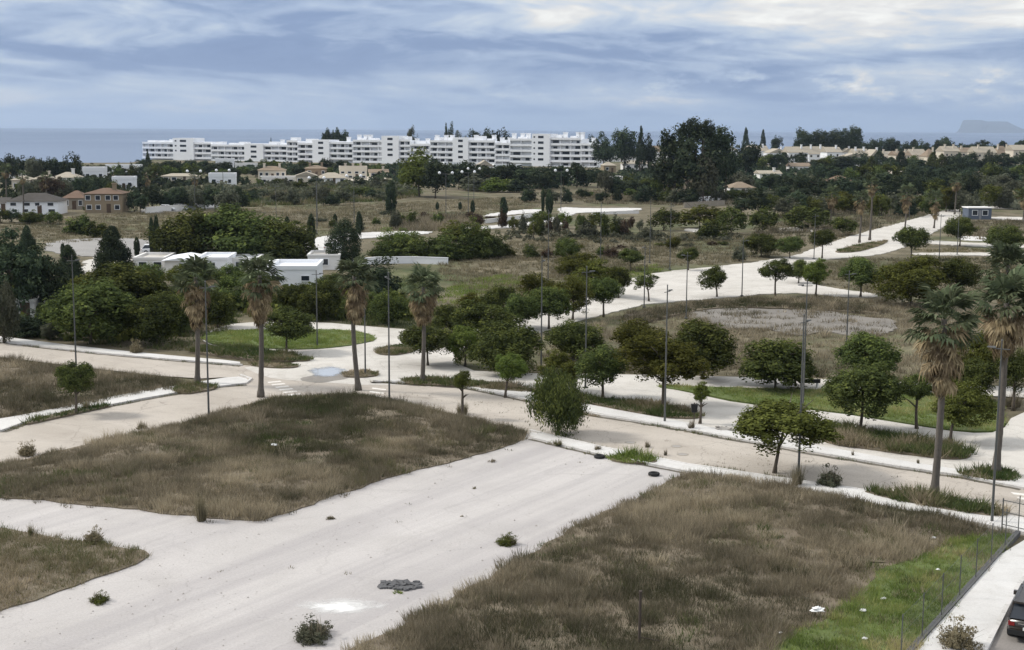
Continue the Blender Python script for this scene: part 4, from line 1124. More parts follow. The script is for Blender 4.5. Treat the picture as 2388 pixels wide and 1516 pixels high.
# (crown, foot u, foot v, width, top v, bottom v, material, lean px, label)
MID = [
    ('round', 212, 800, 190, 660, 780, D, 0, 'large dark round tree behind the leftmost lamp post'),
    ('round', 300, 745, 165, 616, 735, D, 0, 'bright topped tree behind the large dark round tree'),
    ('round', 225, 742, 110, 640, 735, O, 0, 'olive topped tree squeezed between the conical tree and the round tree'),
    ('round', 365, 802, 125, 685, 790, D, 0, 'dark round tree left of the first palm'),
    ('round', 420, 775, 90, 690, 768, D, -6, 'dark tree half hidden by the first palm'),
    ('round', 508, 765, 80, 678, 755, D, 0, 'tree standing between the first and second palms'),
    ('round', 560, 720, 90, 640, 712, D, 0, 'dark tree behind the second palm, below the white roofs'),
    ('round', 484, 690, 80, 622, 684, D, 0, 'small dark tree before the white roofs, right of the first palm'),
    ('round', 668, 822, 108, 722, 788, D, 8, 'spreading tree on the left end of the green island'),
    ('round', 690, 735, 85, 664, 730, D, 0, 'round bush tree below the white low house'),
    ('round', 748, 745, 88, 660, 738, D, 0, 'dark tree right below the white low house corner'),
    ('round', 905, 755, 84, 680, 748, D, 0, 'dark tree behind the third palm'),
    ('round', 425, 672, 74, 622, 668, O, 0, 'olive tree hiding the white pitched roof house'),
    ('round', 535, 668, 60, 620, 664, D, 0, 'dark tree before the curved parapet block'),
    ('round', 600, 690, 70, 632, 684, D, 0, 'dark tree at the left corner of the blank walled house'),
    ('round', 352, 665, 70, 618, 660, D, 0, 'dark tree before the white terrace house'),
    ('round', 770, 690, 66, 640, 684, D, 0, 'dark tree at the right corner of the blank walled house'),
    ('shrub', 870, 690, 130, 608, 690, PN, 0, 'dark flat bush at the end of the long white wall'),
    ('round', 998, 852, 116, 760, 820, D, 0, 'wide dark tree right of the fourth palm'),
    ('round', 1085, 852, 82, 764, 842, L_, 0, 'yellow green tree beside the wide dark tree'),
    ('round', 1180, 872, 145, 757, 868, D, 0, 'large dark tree with dense crown beside the yellow green tree'),
    ('round', 1178, 927, 68, 828, 884, L_, 14, 'small yellow green sapling tree at the kerb'),
    ('round', 1125, 800, 128, 706, 780, D, 0, 'dark round tree at the left end of the white street'),
    ('round', 1163, 762, 66, 668, 730, D, 0, 'upright dark tree above the round tree at the street end'),
    ('olive', 1098, 745, 62, 686, 735, O, 0, 'olive tree at the edge of the short green grass'),
    ('round', 1040, 775, 72, 712, 770, D, 0, 'dark tree between the fourth palm and the round tree'),
    ('round', 1213, 770, 84, 686, 750, D, 0, 'dark tree left of the tree with the forked stem'),
    ('round', 1280, 767, 92, 672, 736, D, 0, 'dark tree with forked stem on the white street'),
    ('olive', 1335, 745, 84, 645, 725, O, 0, 'olive tree right of the forked dark tree'),
    ('olive', 1255, 720, 80, 640, 712, O, 0, 'olive crown behind the forked dark tree'),
    ('round', 1408, 738, 75, 650, 704, D, 2, 'round dark tree standing alone at the street edge'),
    ('olive', 1380, 690, 92, 608, 680, O, 0, 'broad olive tree behind the lone round tree'),
    ('round', 1442, 695, 54, 625, 668, D, 0, 'small dark tree left of the umbrella shaped tree'),
    ('pine', 1513, 702, 60, 638, 674, D, -9, 'umbrella shaped tree leaning over the white street'),
    ('olive', 1672, 692, 60, 622, 672, D, -10, 'leaning bushy tree in the middle of the white street'),
    ('round', 1345, 838, 120, 752, 828, D, 0, 'round dark tree above the leaning tree with drooping neighbour'),
    ('olive', 1310, 915, 92, 820, 895, O, 0, 'olive tree behind the drooping dark tree'),
    ('round', 1405, 928, 108, 810, 892, D, -8, 'dark tree on a leaning stem in the green bed'),
    ('olive', 1545, 952, 172, 782, 890, O, -4, 'broad olive tree beside the tall lamp post'),
    ('round', 1640, 885, 145, 752, 856, D, 0, 'big dark tree behind the broad olive tree'),
    ('olive', 1490, 842, 122, 748, 830, O, 0, 'olive tree behind and left of the big dark tree'),
    ('round', 1808, 908, 168, 794, 895, D, 0, 'wide dark tree just left of the dark bench'),
    ('round', 2025, 905, 138, 782, 865, D, 0, 'dark tree behind the clipped square tree'),
    ('round', 2006, 1005, 162, 852, 962, D, 0, 'clipped dark tree with square crown above the brown bed'),
    ('round', 1806, 1103, 205, 944, 1042, O, 24, 'nearest olive green tree on a bent thin stem'),
    ('round', 2138, 1000, 74, 878, 928, D, 0, 'small dark tree just left of the tall palm trunk'),
    ('olive', 2216, 1030, 122, 892, 988, O, 24, 'feathery olive tree between the two tall palms'),
    ('round', 2268, 935, 100, 842, 915, D, 0, 'dark green tree behind the feathery olive tree'),
    ('round', 2362, 955, 72, 815, 905, D, 0, 'dark tree right of the tallest palm trunk'),
    ('olive', 2285, 900, 110, 770, 880, O, 0, 'light olive tree behind the two tall palm crowns'),
    ('round', 2007, 692, 90, 604, 662, D, 0, 'dark round tree on the far verge, right of the yellow tree'),
    ('olive', 2125, 712, 150, 600, 700, O, 0, 'broad olive thicket tree above the fence side palm'),
    ('round', 2234, 712, 84, 605, 672, D, 0, 'dark square crowned tree above the two tall palms'),
    ('round', 2076, 672, 60, 618, 660, D, 0, 'small dark tree between the round tree and the olive thicket'),
    ('round', 1808, 690, 70, 607, 650, D, 0, 'dark tree on the white street, left of the yellow tree'),
    ('round', 1862, 660, 52, 608, 648, D, 0, 'small dark tree beside the yellow tree'),
    ('olive', 1902, 688, 56, 606, 660, L_, 0, 'yellow green tree at the corner of the white street'),
    ('round', 2124, 606, 74, 532, 576, D, 0, 'dark tree at the right bend of the far street'),
    ('round', 2238, 573, 66, 508, 552, D, 0, 'rounded tree between the two white kerb lines'),
    ('round', 2345, 607, 84, 528, 578, D, 0, 'broad dark tree beside the right white kerb lines'),
    ('round', 1885, 534, 92, 483, 532, D, 0, 'wide low dark tree on the brown field'),
    ('round', 1970, 548, 54, 508, 542, D, 0, 'small dark tree right of the wide low tree'),
    ('round', 1917, 602, 54, 538, 572, D, 0, 'small tree on the near edge of the far street'),
    ('round', 1842, 602, 60, 554, 588, D, 0, 'dark tree by the bend of the white street'),
    ('round', 1775, 598, 74, 548, 592, D, 0, 'dark tree left of the tree by the bend'),
    ('round', 1470, 632, 50, 583, 612, D, 0, 'small round tree on the tan field, left one of a pair'),
    ('round', 1605, 630, 44, 580, 607, D, 0, 'small round tree on the tan field, right one of a pair'),
    ('round', 1326, 608, 56, 558, 602, D, 0, 'dark bushy tree in the middle of the tan field'),
    ('shrub', 1240, 602, 38, 572, 602, D, 0, 'round dark bush on the tan field'),
    ('olive', 1345, 640, 90, 592, 640, O, 0, 'olive bush behind the broad olive tree'),
    ('round', 1548, 537, 62, 488, 530, D, 0, 'round dark tree beside the bright green hedge'),
    ('round', 1632, 532, 100, 482, 528, O, 0, 'bright green hedge like tree in the shrub row'),
    ('round', 1705, 545, 66, 486, 540, D, 0, 'dark tree in the shrub row before the far field'),
    ('round', 1778, 540, 62, 486, 534, D, 0, 'round dark tree ending the shrub row'),
    ('shrub', 1660, 555, 70, 515, 555, D, 0, 'low dark bush before the hedge like tree'),
    ('shrub', 1505, 560, 40, 530, 560, G_, 0, 'grey green bush before the round dark tree'),
    ('shrub', 1440, 548, 44, 505, 548, G_, 0, 'grey bush at the end of the white yard'),
    ('shrub', 1365, 555, 50, 515, 555, G_, 0, 'grey bush left of the grey bush by the yard'),
    ('round', 1398, 527, 48, 497, 523, D, 0, 'dark bush tree by the white yard'),
    ('round', 1260, 528, 52, 495, 524, D, 0, 'dark bush tree left of the white yard'),
    ('round', 1312, 532, 38, 497, 526, L_, 0, 'light green bush tree inside the white yard'),
    ('olive', 1570, 580, 34, 555, 578, O, 0, 'small olive bush on the tan field'),
    ('shrub', 1430, 600, 40, 575, 600, BR, 0, 'small brown bush on the tan field'),
    ('round', 178, 966, 80, 848, 916, D, 0, 'dark sapling on the kerb of the left plot'),
    ('olive', 1632, 988, 36, 892, 935, L_, 0, 'thin yellow sapling by the litter post'),
    ('olive', 1078, 975, 36, 865, 905, O, 0, 'thin bare sapling at the road edge before the yellow green tree'),
    ('egg', 803, 622, 80, 513, 618, PN, 0, 'dense black green egg shaped tree by the grey wall'),
    ('cone', 265, 645, 86, 530, 642, PN, 0, 'conical dark conifer left of the white roofs'),
    ('cone', 163, 670, 64, 574, 668, PN, 0, 'conical dark conifer at the edge of the left grove'),
    ('cone', 65, 600, 40, 528, 596, PN, 0, 'small conical conifer above the left grove'),
    ('pine', 30, 745, 150, 540, 730, PN, 0, 'huge dark tree at the left edge of the grove'),
    ('pine', 100, 735, 130, 575, 725, PN, 0, 'broad dark tree in the middle of the left grove'),
    ('round', 10, 800, 60, 665, 790, G_, 0, 'grey green tree at the left picture edge by the road'),
    ('shrub', 75, 780, 120, 725, 780, PN, 0, 'low dark hedge under the left grove'),
    ('round', 118, 790, 40, 755, 788, G_, 0, 'small grey bush by the left roadside'),
    ('round', 455, 614, 160, 494, 612, D, 0, 'left one of the three giant trees behind the white roofs'),
    ('round', 565, 614, 190, 486, 612, D, 0, 'middle one of the three giant trees behind the white roofs'),
    ('round', 660, 616, 140, 520, 614, D, 0, 'right one of the three giant trees behind the white roofs'),
    ('shrub', 905, 600, 90, 555, 600, D, 0, 'bright green oleander at the left of the long hedge'),
    ('shrub', 975, 602, 110, 545, 602, D, 0, 'green oleander in the left half of the long hedge'),
    ('shrub', 1050, 604, 110, 548, 604, D, 0, 'green oleander in the middle of the long hedge'),
    ('shrub', 1110, 602, 90, 520, 602, D, 0, 'tall oleander in the right half of the long hedge'),
    ('shrub', 1160, 600, 70, 540, 600, D, 0, 'dark oleander at the right of the long hedge'),
    ('shrub', 940, 575, 100, 535, 575, L_, 0, 'light green shrub behind the long hedge'),
    ('shrub', 1085, 560, 120, 520, 560, O, 0, 'olive shrub behind the long hedge'),
    ('shrub', 190, 545, 70, 505, 545, D, 0, 'dark bush on the field behind the cones, left one'),
    ('shrub', 225, 552, 60, 520, 552, D, 0, 'dark bush on the field behind the cones, right one'),
    ('round', 1300, 1012, 128, 866, 985, D, 0, 'drooping dark tree hanging over the tan road'),
]
for (k, u, vb, wp, vt, vc, mt, ln, lb) in MID:
    if lb.startswith('drooping'):
        tree('droop', u, vb, wp, vt, 1004, lb, mt, lean=ln)
        continue
    nm = 'shrub' if k == 'shrub' else ('conifer_tree' if k in ('cone', 'egg', 'pine') and mt == PN else 'street_tree')
    tree(k, u, vb, wp * (1.08 if k in ('round', 'olive') else 1.0), vt - 2, vc, lb, mt, nm, 'shrub' if nm == 'shrub' else 'tree', {'shrub': 'shrubs beside the walks and walls', 'conifer_tree': 'dark conifers on the left'}.get(nm, 'trees along the streets and walks'),
         ln, vb < 560, trunk=(k != 'shrub'))

# thin cypresses
CYP = [(355, 602, 13, 508, 'left one of the twin cypresses beside the giant trees'), (366, 602, 14, 503, 'right one of the twin cypresses beside the giant trees'),
       (727, 578, 19, 499, 'thick cypress between the giant trees and the egg shaped tree'), (838, 548, 14, 494, 'cypress right of the egg shaped tree'),
       (782, 528, 10, 499, 'small cypress behind the egg shaped tree'), (912, 502, 26, 422, 'tall dark cypress before the light green giant'),
       (1020, 492, 8, 471, 'tiny cypress on the tan field, left of two'), (1073, 492, 8, 471, 'tiny cypress on the tan field, right of two'),
       (1102, 500, 10, 467, 'slim cypress left of the white walk'), (1175, 517, 18, 460, 'cypress rising from the white walk'),
       (1266, 497, 8, 438, 'thin left one of the cypress pair by the yard'), (1281, 500, 18, 443, 'thick right one of the cypress pair by the yard'),
       (320, 600, 14, 553, 'small brown cypress right of the conical conifer'), (670, 535, 12, 505, 'small cypress over the right giant tree'),
       (148, 600, 12, 568, 'small cypress beside the conifer of the left grove')]
for u, vb, wp, vt, lb in CYP:
    tree('column', u, vb, wp, vt, vb - 3, lb, PN, 'cypress_tree', 'cypress', 'thin cypresses', far=True)


# ------------------------------------------------------------------ far trees, each one a thing
def belt(spec, desc, group, name='far_tree'):
    """rows of trees seen as a dark belt; the label counts them from the left"""
    spec = sorted(spec, key=lambda q: q[1])
    for i, (k, u, vb, wp, vt, mt) in enumerate(spec):
        low = vb - (vb - vt) * (0.06 if k in ('shrub', 'cone', 'round') else 0.22)
        tree(k, u, vb, wp, vt, low, '%s from the left among the %s' % (ORD[i], desc), mt, name, 'tree', group, far=True, trunk=True)


def row(x0, x1, n, vb, vt, wp, kinds, mats, jv=6, jt=8, seed=0):
    rg = random.Random(seed)
    out = []
    for i in range(n):
        u = x0 + (x1 - x0) * (i + 0.5) / n + rg.uniform(-0.35, 0.35) * (x1 - x0) / n
        b = vb + rg.uniform(-jv, jv)
        out.append((rg.choice(kinds), u, b, wp * rg.uniform(0.75, 1.3), min(b - 8, vt + rg.uniform(-jt, jt)), rg.choice(mats)))
    return out


belt([('euc', 1870, 378, 50, 302, PN), ('euc', 1908, 378, 50, 304, PN), ('euc', 1948, 378, 52, 303, PN), ('euc', 1985, 378, 46, 296, PN)],
     'four tall trees rising behind the townhouses', 'tall trees behind the townhouses')
belt(row(2010, 2400, 22, 372, 330, 32, ['pine', 'cone', 'pine', 'round'], [PN], 3, 9, 3), 'dark trees lining the skyline above the townhouses', 'skyline trees above the townhouses', 'skyline_tree')
belt(row(1680, 2400, 30, 398, 361, 38, ['round', 'pine', 'euc', 'cone'], [PN, PN, D], 4, 10, 31), 'garden trees right in front of the townhouses', 'garden trees before the townhouses')
belt(row(1900, 2400, 16, 428, 386, 50, ['pine', 'round', 'euc'], [PN, PN, D], 5, 7, 4), 'upper belt of dark trees below the townhouses', 'upper tree belt below the townhouses')
belt(row(1890, 2400, 17, 462, 410, 56, ['pine', 'round', 'euc'], [PN, PN, G_, D], 8, 10, 5), 'lower belt of dark trees below the townhouses', 'lower tree belt below the townhouses')
for k, u, vb, wp, vt, vc, mt, lb in [
        ('round', 1604, 470, 56, 275, 335, PN, 'left one of the two round heads crowning the giant clump'), ('round', 1638, 470, 50, 280, 335, PN, 'right one of the two round heads crowning the giant clump'),
        ('round', 1572, 466, 78, 300, 380, PN, 'broad tree on the left shoulder of the giant clump'), ('round', 1668, 468, 76, 296, 375, PN, 'broad tree on the right shoulder of the giant clump'),
        ('round', 1618, 474, 112, 318, 440, PN, 'wide dark middle tree of the giant clump'), ('round', 1556, 466, 84, 345, 445, PN, 'low left flank tree of the giant clump'),
        ('round', 1692, 462, 62, 328, 430, PN, 'low right flank tree of the giant clump'), ('round', 1640, 476, 64, 362, 462, G_, 'grey tree in front of the giant clump')]:
    tree(k, u, vb, wp, vt, vc, lb, mt, 'giant_tree', 'tree', 'giant trees of the central clump', far=True)
belt([('euc', 1455, 400, 66, 302, PN), ('euc', 1408, 396, 56, 312, PN), ('cone', 1493, 402, 24, 294, PN), ('euc', 1512, 400, 40, 316, PN), ('cone', 1738, 365, 20, 298, PN), ('cone', 1778, 360, 16, 302, PN),
      ('pine', 1740, 420, 60, 335, PN), ('pine', 1810, 370, 30, 318, PN), ('euc', 1380, 385, 40, 318, PN)],
     'dark trees flanking the central clump', 'trees flanking the central clump')
belt([('pine', 762, 372, 22, 302, PN), ('pine', 782, 372, 24, 301, PN), ('pine', 800, 372, 24, 306, PN), ('euc', 960, 374, 24, 297, G_), ('cone', 1040, 376, 14, 288, PN), ('euc', 1051, 376, 22, 289, PN),
      ('euc', 1105, 376, 44, 305, PN), ('round', 1140, 376, 46, 301, PN), ('round', 1175, 376, 44, 303, PN), ('euc', 1075, 376, 36, 308, G_), ('cone', 633, 374, 6, 321, PN)],
     'trees peeping over the white apartment roofs', 'trees behind the apartments')
belt(row(330, 1050, 24, 400, 376, 34, ['round', 'pine', 'euc', 'cone'], [PN, PN, D], 5, 9, 32), 'garden trees right at the foot of the apartments', 'garden trees at the apartments')
belt(row(1050, 1410, 13, 438, 384, 58, ['pine', 'pine', 'round'], [PN], 5, 8, 6), 'dark pines in front of the apartments', 'pines in front of the apartments', 'pine_tree')
belt([('euc', 978, 458, 118, 350, L_), ('euc', 1015, 462, 70, 376, PN), ('shrub', 1160, 448, 80, 416, L_), ('shrub', 1110, 445, 90, 408, G_), ('shrub', 1200, 448, 60, 420, PN)],
     'big leafy trees below the middle of the apartments', 'leafy trees below the apartments')
belt(row(-10, 185, 9, 428, 368, 44, ['pine', 'euc', 'round'], [PN, PN, G_], 8, 10, 7), 'tall shore trees at the left end of the sea', 'shore trees on the left')
belt(row(330, 560, 9, 415, 388, 38, ['round', 'pine', 'cone'], [PN, D], 6, 8, 8) + [('cone', 345, 400, 14, 352, PN), ('euc', 400, 410, 50, 378, PN)],
     'dark trees below the left end of the apartments', 'trees below the left apartments')
belt(row(560, 900, 14, 408, 386, 36, ['round', 'pine', 'shrub'], [PN, D], 6, 7, 9), 'dark trees between the villas and the apartments', 'trees between villas and apartments')
belt(row(270, 570, 12, 492, 442, 46, ['round', 'pine', 'euc'], [PN, D, PN, G_], 6, 12, 10), 'dark garden trees along the roadside wall', 'garden trees along the wall')
belt(row(560, 930, 16, 470, 442, 38, ['shrub', 'round', 'shrub'], [G_, D, G_, PN], 10, 9, 11), 'scrubby trees on the slope below the villas', 'scrubby trees on the slope')
belt(row(1400, 1900, 20, 450, 412, 44, ['round', 'pine', 'euc', 'shrub'], [PN, D, G_, PN], 14, 12, 12), 'mixed garden trees around the small houses', 'garden trees around the small houses')
belt(row(1480, 1900, 18, 470, 440, 44, ['round', 'shrub', 'pine'], [PN, D, G_], 8, 10, 33), 'dark bushy trees along the bluish wall', 'bushy trees along the wall')
belt(row(1720, 2220, 17, 498, 452, 50, ['round', 'shrub', 'olive'], [D, PN, G_, O], 10, 12, 13), 'bushy trees along the far edge of the brown field', 'bushy trees by the brown field')
belt(row(2200, 2400, 7, 490, 440, 46, ['round', 'shrub', 'olive'], [D, G_, O], 10, 12, 14), 'bushy trees around the blue hut', 'bushy trees by the blue hut')
belt(row(30, 280, 9, 470, 415, 44, ['round', 'pine', 'euc'], [PN, D, G_, BR], 12, 10, 15), 'garden trees among the left villas', 'garden trees among the left villas')
belt(row(-10, 130, 5, 520, 490, 46, ['shrub', 'round'], [PN, D], 4, 6, 16), 'hedge trees before the white villa', 'hedge trees before the white villa')
belt(row(420, 900, 10, 528, 510, 26, ['shrub'], [G_, BR, D], 16, 6, 17), 'low bushes dotted over the tan field', 'low bushes on the tan field', 'field_bush')
belt(row(1180, 1750, 14, 590, 572, 26, ['shrub'], [G_, BR, D, O], 26, 8, 18), 'low bushes dotted between shrub row and street', 'low bushes by the white street', 'field_bush')

belt(row(1190, 1500, 15, 545, 508, 22, ['round', 'olive', 'shrub'], [D, G_, O, BR], 14, 10, 41), 'young trees and bushes around the white yard', 'young trees around the white yard')
belt(row(880, 1180, 12, 520, 496, 26, ['shrub', 'olive', 'round'], [G_, BR, BR, D], 16, 8, 42), 'brownish bushes beyond the long hedge', 'brownish bushes beyond the hedge')
belt(row(1230, 1560, 12, 468, 440, 30, ['shrub', 'round', 'pine'], [D, G_, PN], 8, 8, 43), 'bushes between the pines and the white yard', 'bushes above the white yard')
belt(row(560, 960, 12, 436, 414, 28, ['shrub', 'round', 'cone'], [PN, D, G_], 6, 6, 44), 'garden bushes right before the beige houses', 'garden bushes before the beige houses')
belt(row(10, 330, 14, 412, 386, 30, ['round', 'pine', 'shrub'], [PN, D, G_], 8, 8, 45), 'trees among the pale houses near the shore', 'trees among the shore houses')

# ------------------------------------------------------------------ palms
def frond_mesh(seed, dead=False):
    """one fan leaf: a stalk and a fan of folded leaflets with drooping tips, stalk foot at the origin, leaf along +x"""
    rng = random.Random(seed)
    V, F, var = [], [], []
    st = 0.95 if not dead else 0.7
    def add(vs, fs, vr):
        b = len(V)
        V.extend(vs)
        for f in fs:
            F.append(tuple(i + b for i in f)); var.append(vr)
    sag = -0.10 if not dead else -0.05
    add([(0, -0.035, 0), (0, 0.035, 0), (st, 0.02, sag), (st, -0.02, sag)], [(0, 1, 2, 3)], 0.6)
    n = 15
    for k in range(n):
        a = (k - (n - 1) / 2) / ((n - 1) / 2) * (R(98) if not dead else R(55)) + rng.uniform(-.06, .06)
        L = (0.98 - 0.28 * abs(a) / 1.7) * rng.uniform(0.85, 1.1) * (1.0 if not dead else 1.15)
        ca, sa = math.cos(a), math.sin(a)
        w_ = 0.075 if not dead else 0.05
        mx, my = st + ca * L * 0.62, sa * L * 0.62
        zz = sag - 0.03 + rng.uniform(-.05, .05)
        tx, ty, tz = st + ca * L * 0.93, sa * L * 0.93, zz - L * rng.uniform(0.16, 0.42)
        px, py = -sa * w_, ca * w_
        if dead:
            my *= 0.75; ty *= 0.65
        add([(st, 0, sag), (mx - px, my - py, zz), (mx + px, my + py, zz + 0.02), (tx, ty, tz)], [(0, 1, 2, 2), (1, 3, 2, 2)], min(1, max(0, rng.gauss(0.5, 0.18))))
    F3 = [f[:3] if f[2] == f[3] else f for f in F]
    me = bpy.data.meshes.new('dead_frond' if dead else 'frond')
    me.from_pydata(V, [], F3)
    at = me.attributes.new('var', 'FLOAT', 'FACE')
    at.data.foreach_set('value', np.array(var, dtype=np.float32))
    me.update()
    me.materials.append(M['frond_dead'] if dead else M['frond'])
    return me


FR = [frond_mesh(i) for i in range(4)]
FD = [frond_mesh(20 + i, True) for i in range(4)]


def palm_trunk(h, r, lean, seed):
    rng = random.Random(seed)
    m = MB()
    n = max(10, int(h / 0.35))
    pts, rad = [], []
    for i in range(n + 1):
        t = i / n
        pts.append((lean * math.sin(t * math.pi * 0.8), lean * 0.3 * t * t, -0.1 + (h + 0.1) * t))
        rad.append(r * (1.55 - 5.5 * t if t < 0.1 else 1.0 - 0.28 * t) * (1 + (0.05 if i % 2 else -0.03)) * rng.uniform(0.97, 1.03))
    m.tube(pts, rad, 10)
    return m.mesh('trunk', M['bark_palm'], True)


def palm(u, vb, wpx, vt, vgreen, vskirt, label, group='fan palms along the streets', ng=30, nd=54, lean=0.15, far=False, z=0.05):
    b = P(u, vb, 0.0); b.z = z
    s = mpp(b)
    h = top_h(b, vt)
    hg = top_h(b, vgreen)      # bottom of the green leaves
    hs = top_h(b, vskirt)      # bottom of the dead skirt
    rc = wpx * s / 2
    rng = random.Random(int(u + vb))
    root = empty('palm_tree', b)
    tag(root, label, 'palm tree', group)
    L = 1.88                    # length of a frond mesh
    k = rc / (L * 0.93)
    hc = h - rc * 0.62          # heart of the palm
    inst('trunk', palm_trunk(hc, (0.20 if not far else 0.19) * (h / 10) ** 0.4, lean, int(u)), root)
    tx, ty = lean * math.sin(math.pi * 0.8), lean * 0.3
    lo = -R(6)
    for i in range(ng):
        t = (i + 0.5) / ng
        e = R(82) + (lo - R(82)) * t ** 0.75
        a = i * 2.39996 + rng.uniform(-.25, .25)
        ks = k * rng.uniform(0.72, 1.18)
        dz = -(hc - hg) * max(0.0, t - 0.35) * 0.75
        inst('frond', FR[i % 4], root, (tx, ty, hc + dz), (rng.uniform(-.5, .5), -e + rng.uniform(-.14, .14), a), (ks, ks, ks))
    for i in range(nd):
        t = (i + 0.5) / nd
        zz = hc - 0.1 - (hc - 0.1 - hs - 1.35 * k) * t
        e = -R(14) - R(56) * t ** 0.75 + rng.uniform(-.2, .2)
        a = i * 2.39996 + rng.uniform(-.3, .3)
        ks = k * rng.uniform(0.75, 1.06) * (1.0 - 0.12 * t)
        inst('dead_frond', FD[i % 4], root, (tx * 0.9, ty * 0.9, zz), (rng.uniform(-.5, .5), -e, a), (ks, ks, ks))
    return root


palm(460, 895, 112, 612, 690, 778, 'fan palm nearest the left plot, first of the four in the row')
palm(608, 926, 118, 606, 700, 765, 'fan palm by the zebra crossing, second of the four in the row')
palm(836, 910, 108, 610, 675, 760, 'fan palm with the longest brown skirt, third of the four in the row', lean=-0.35)
palm(985, 892, 108, 636, 705, 768, 'fan palm right of the junction, fourth of the four in the row')
palm(2178, 1160, 176, 690, 815, 935, 'tall fan palm rooted in the weedy verge beside the fence', ng=40, nd=66)
palm(2322, 1106, 165, 655, 735, 845, 'tallest fan palm at the right corner with a pale bare trunk', ng=38, nd=62)
palm(2335, 850, 120, 582, 670, 720, 'light green fan palm behind the tallest palm crown', ng=44, nd=40)
FARP = [(2110, 537, 48, 434, 470, 502, 'fan palm in the centre of the far street, thickest of the far palms'), (2178, 532, 46, 448, 480, 515, 'fan palm right of the thickest far palm'),
        (2004, 566, 46, 446, 480, 505, 'fan palm left of the tall bare far palm'), (2028, 560, 44, 412, 445, 460, 'tall bare stemmed far palm by the white kerb'),
        (1936, 524, 50, 436, 465, 492, 'fan palm left of all the far street palms'), (2226, 500, 40, 408, 440, 450, 'slender far palm behind the blue hut'),
        (2385, 520, 44, 440, 470, 490, 'far palm at the right picture edge')]
for a in FARP:
    palm(*a, group='far palms along the white street', ng=22, nd=30, far=True)
for i, (u, vb, wp, vt, vg, vs) in enumerate([(15, 480, 36, 385, 410, 420), (55, 500, 34, 398, 420, 432), (108, 480, 30, 402, 425, 442), (345, 480, 34, 395, 425, 440), (455, 470, 30, 402, 428, 440)]):
    palm(u, vb, wp, vt, vg, vs, '%s from the left of the palms among the villas' % ORD[i], 'palms among the villas', 18, 16, far=True)
# ------------------------------------------------------------------ buildings
WINP = MB().box(-0.5, 0.5, -0.04, 0.06, 0, 1).mesh('window', M['glass_dark'])
BALP = {}


def face_frame(u0, v0, u1, v1):
    """frame on the ground with x along a facade from one foot point to the other and y away from the camera"""
    a, b = P(u0, v0, 0.0), P(u1, v1, 0.0)
    d = b - a
    return a, math.atan2(d.y, d.x), d.length


def put_windows(root, xs, z, w_, h_, y=0.0, frame=None, name='window'):
    for x in xs:
        o = inst(name, WINP, root, (x, y, z), (0, 0, 0), (w_, 1, h_))
        if frame is not None:
            fr = FRAME_MESH[frame]
            inst('frame', fr, o, (0, 0, 0))


def frame_mesh(mat):
    m = MB()
    t = 0.09
    m.box(-0.5 - t, -0.5, -0.09, 0.0, -t, 1 + t).box(0.5, 0.5 + t, -0.09, 0.0, -t, 1 + t).box(-0.5, 0.5, -0.09, 0.0, 1, 1 + t).box(-0.5, 0.5, -0.12, 0.0, -t, 0)
    return m.mesh('frame', mat)


FRAME_MESH = {'white': frame_mesh(M['white_wall']), 'cream': frame_mesh(M['cream_wall'])}

# the long white apartment complex by the sea: wings with balconies, and stair towers between them
# (start u, end u, top v, 'w'ing or 't'ower); one list per building
APT = [
    ('white apartment block at the left end of the seafront row', [(336, 408, 331, 'w'), (408, 456, 322, 't'), (456, 496, 332, 'w')]),
    ('low white apartment block right of the leftmost stair tower', [(496, 574, 337, 'w'), (574, 618, 335, 't'), (618, 672, 337, 'w')]),
    ('white apartment block with three skyline trees behind its roof', [(672, 698, 327, 'w'), (698, 733, 333, 'w'), (733, 772, 326, 't'), (772, 826, 331, 'w'), (826, 886, 326, 'w')]),
    ('white apartment block with the widest blank stair tower', [(886, 894, 326, 'w'), (894, 934, 317, 't'), (934, 960, 325, 'w'), (960, 1006, 335, 'w')]),
    ('white apartment block before the dark skyline tree clump', [(1006, 1060, 327, 'w'), (1060, 1096, 321, 't'), (1096, 1158, 327, 'w')]),
    ('tallest white apartment block at the right end of the row', [(1158, 1192, 333, 'w'), (1192, 1244, 323, 'w'), (1244, 1286, 312, 't'), (1286, 1358, 321, 'w'), (1358, 1397, 334, 'w')]),
]
AL = P(335, 371.5, 0.0)
AR = P(1397, 390, 0.0)
ADIR = (AR - AL).normalized()
AANG = math.atan2(ADIR.y, ADIR.x)
ANOR = Vector((-ADIR.y, ADIR.x, 0))


def on_line(u):
    d = RM @ np.array(((u - PW / 2) / FPX, -(330 - PH / 2) / FPX, -1.0))
    # intersection of the sight plane with the facade line, in plan
    A = np.array([[d[0], -ADIR.x], [d[1], -ADIR.y]])
    t = np.linalg.solve(A, np.array([AL.x, AL.y]))
    return t[1]


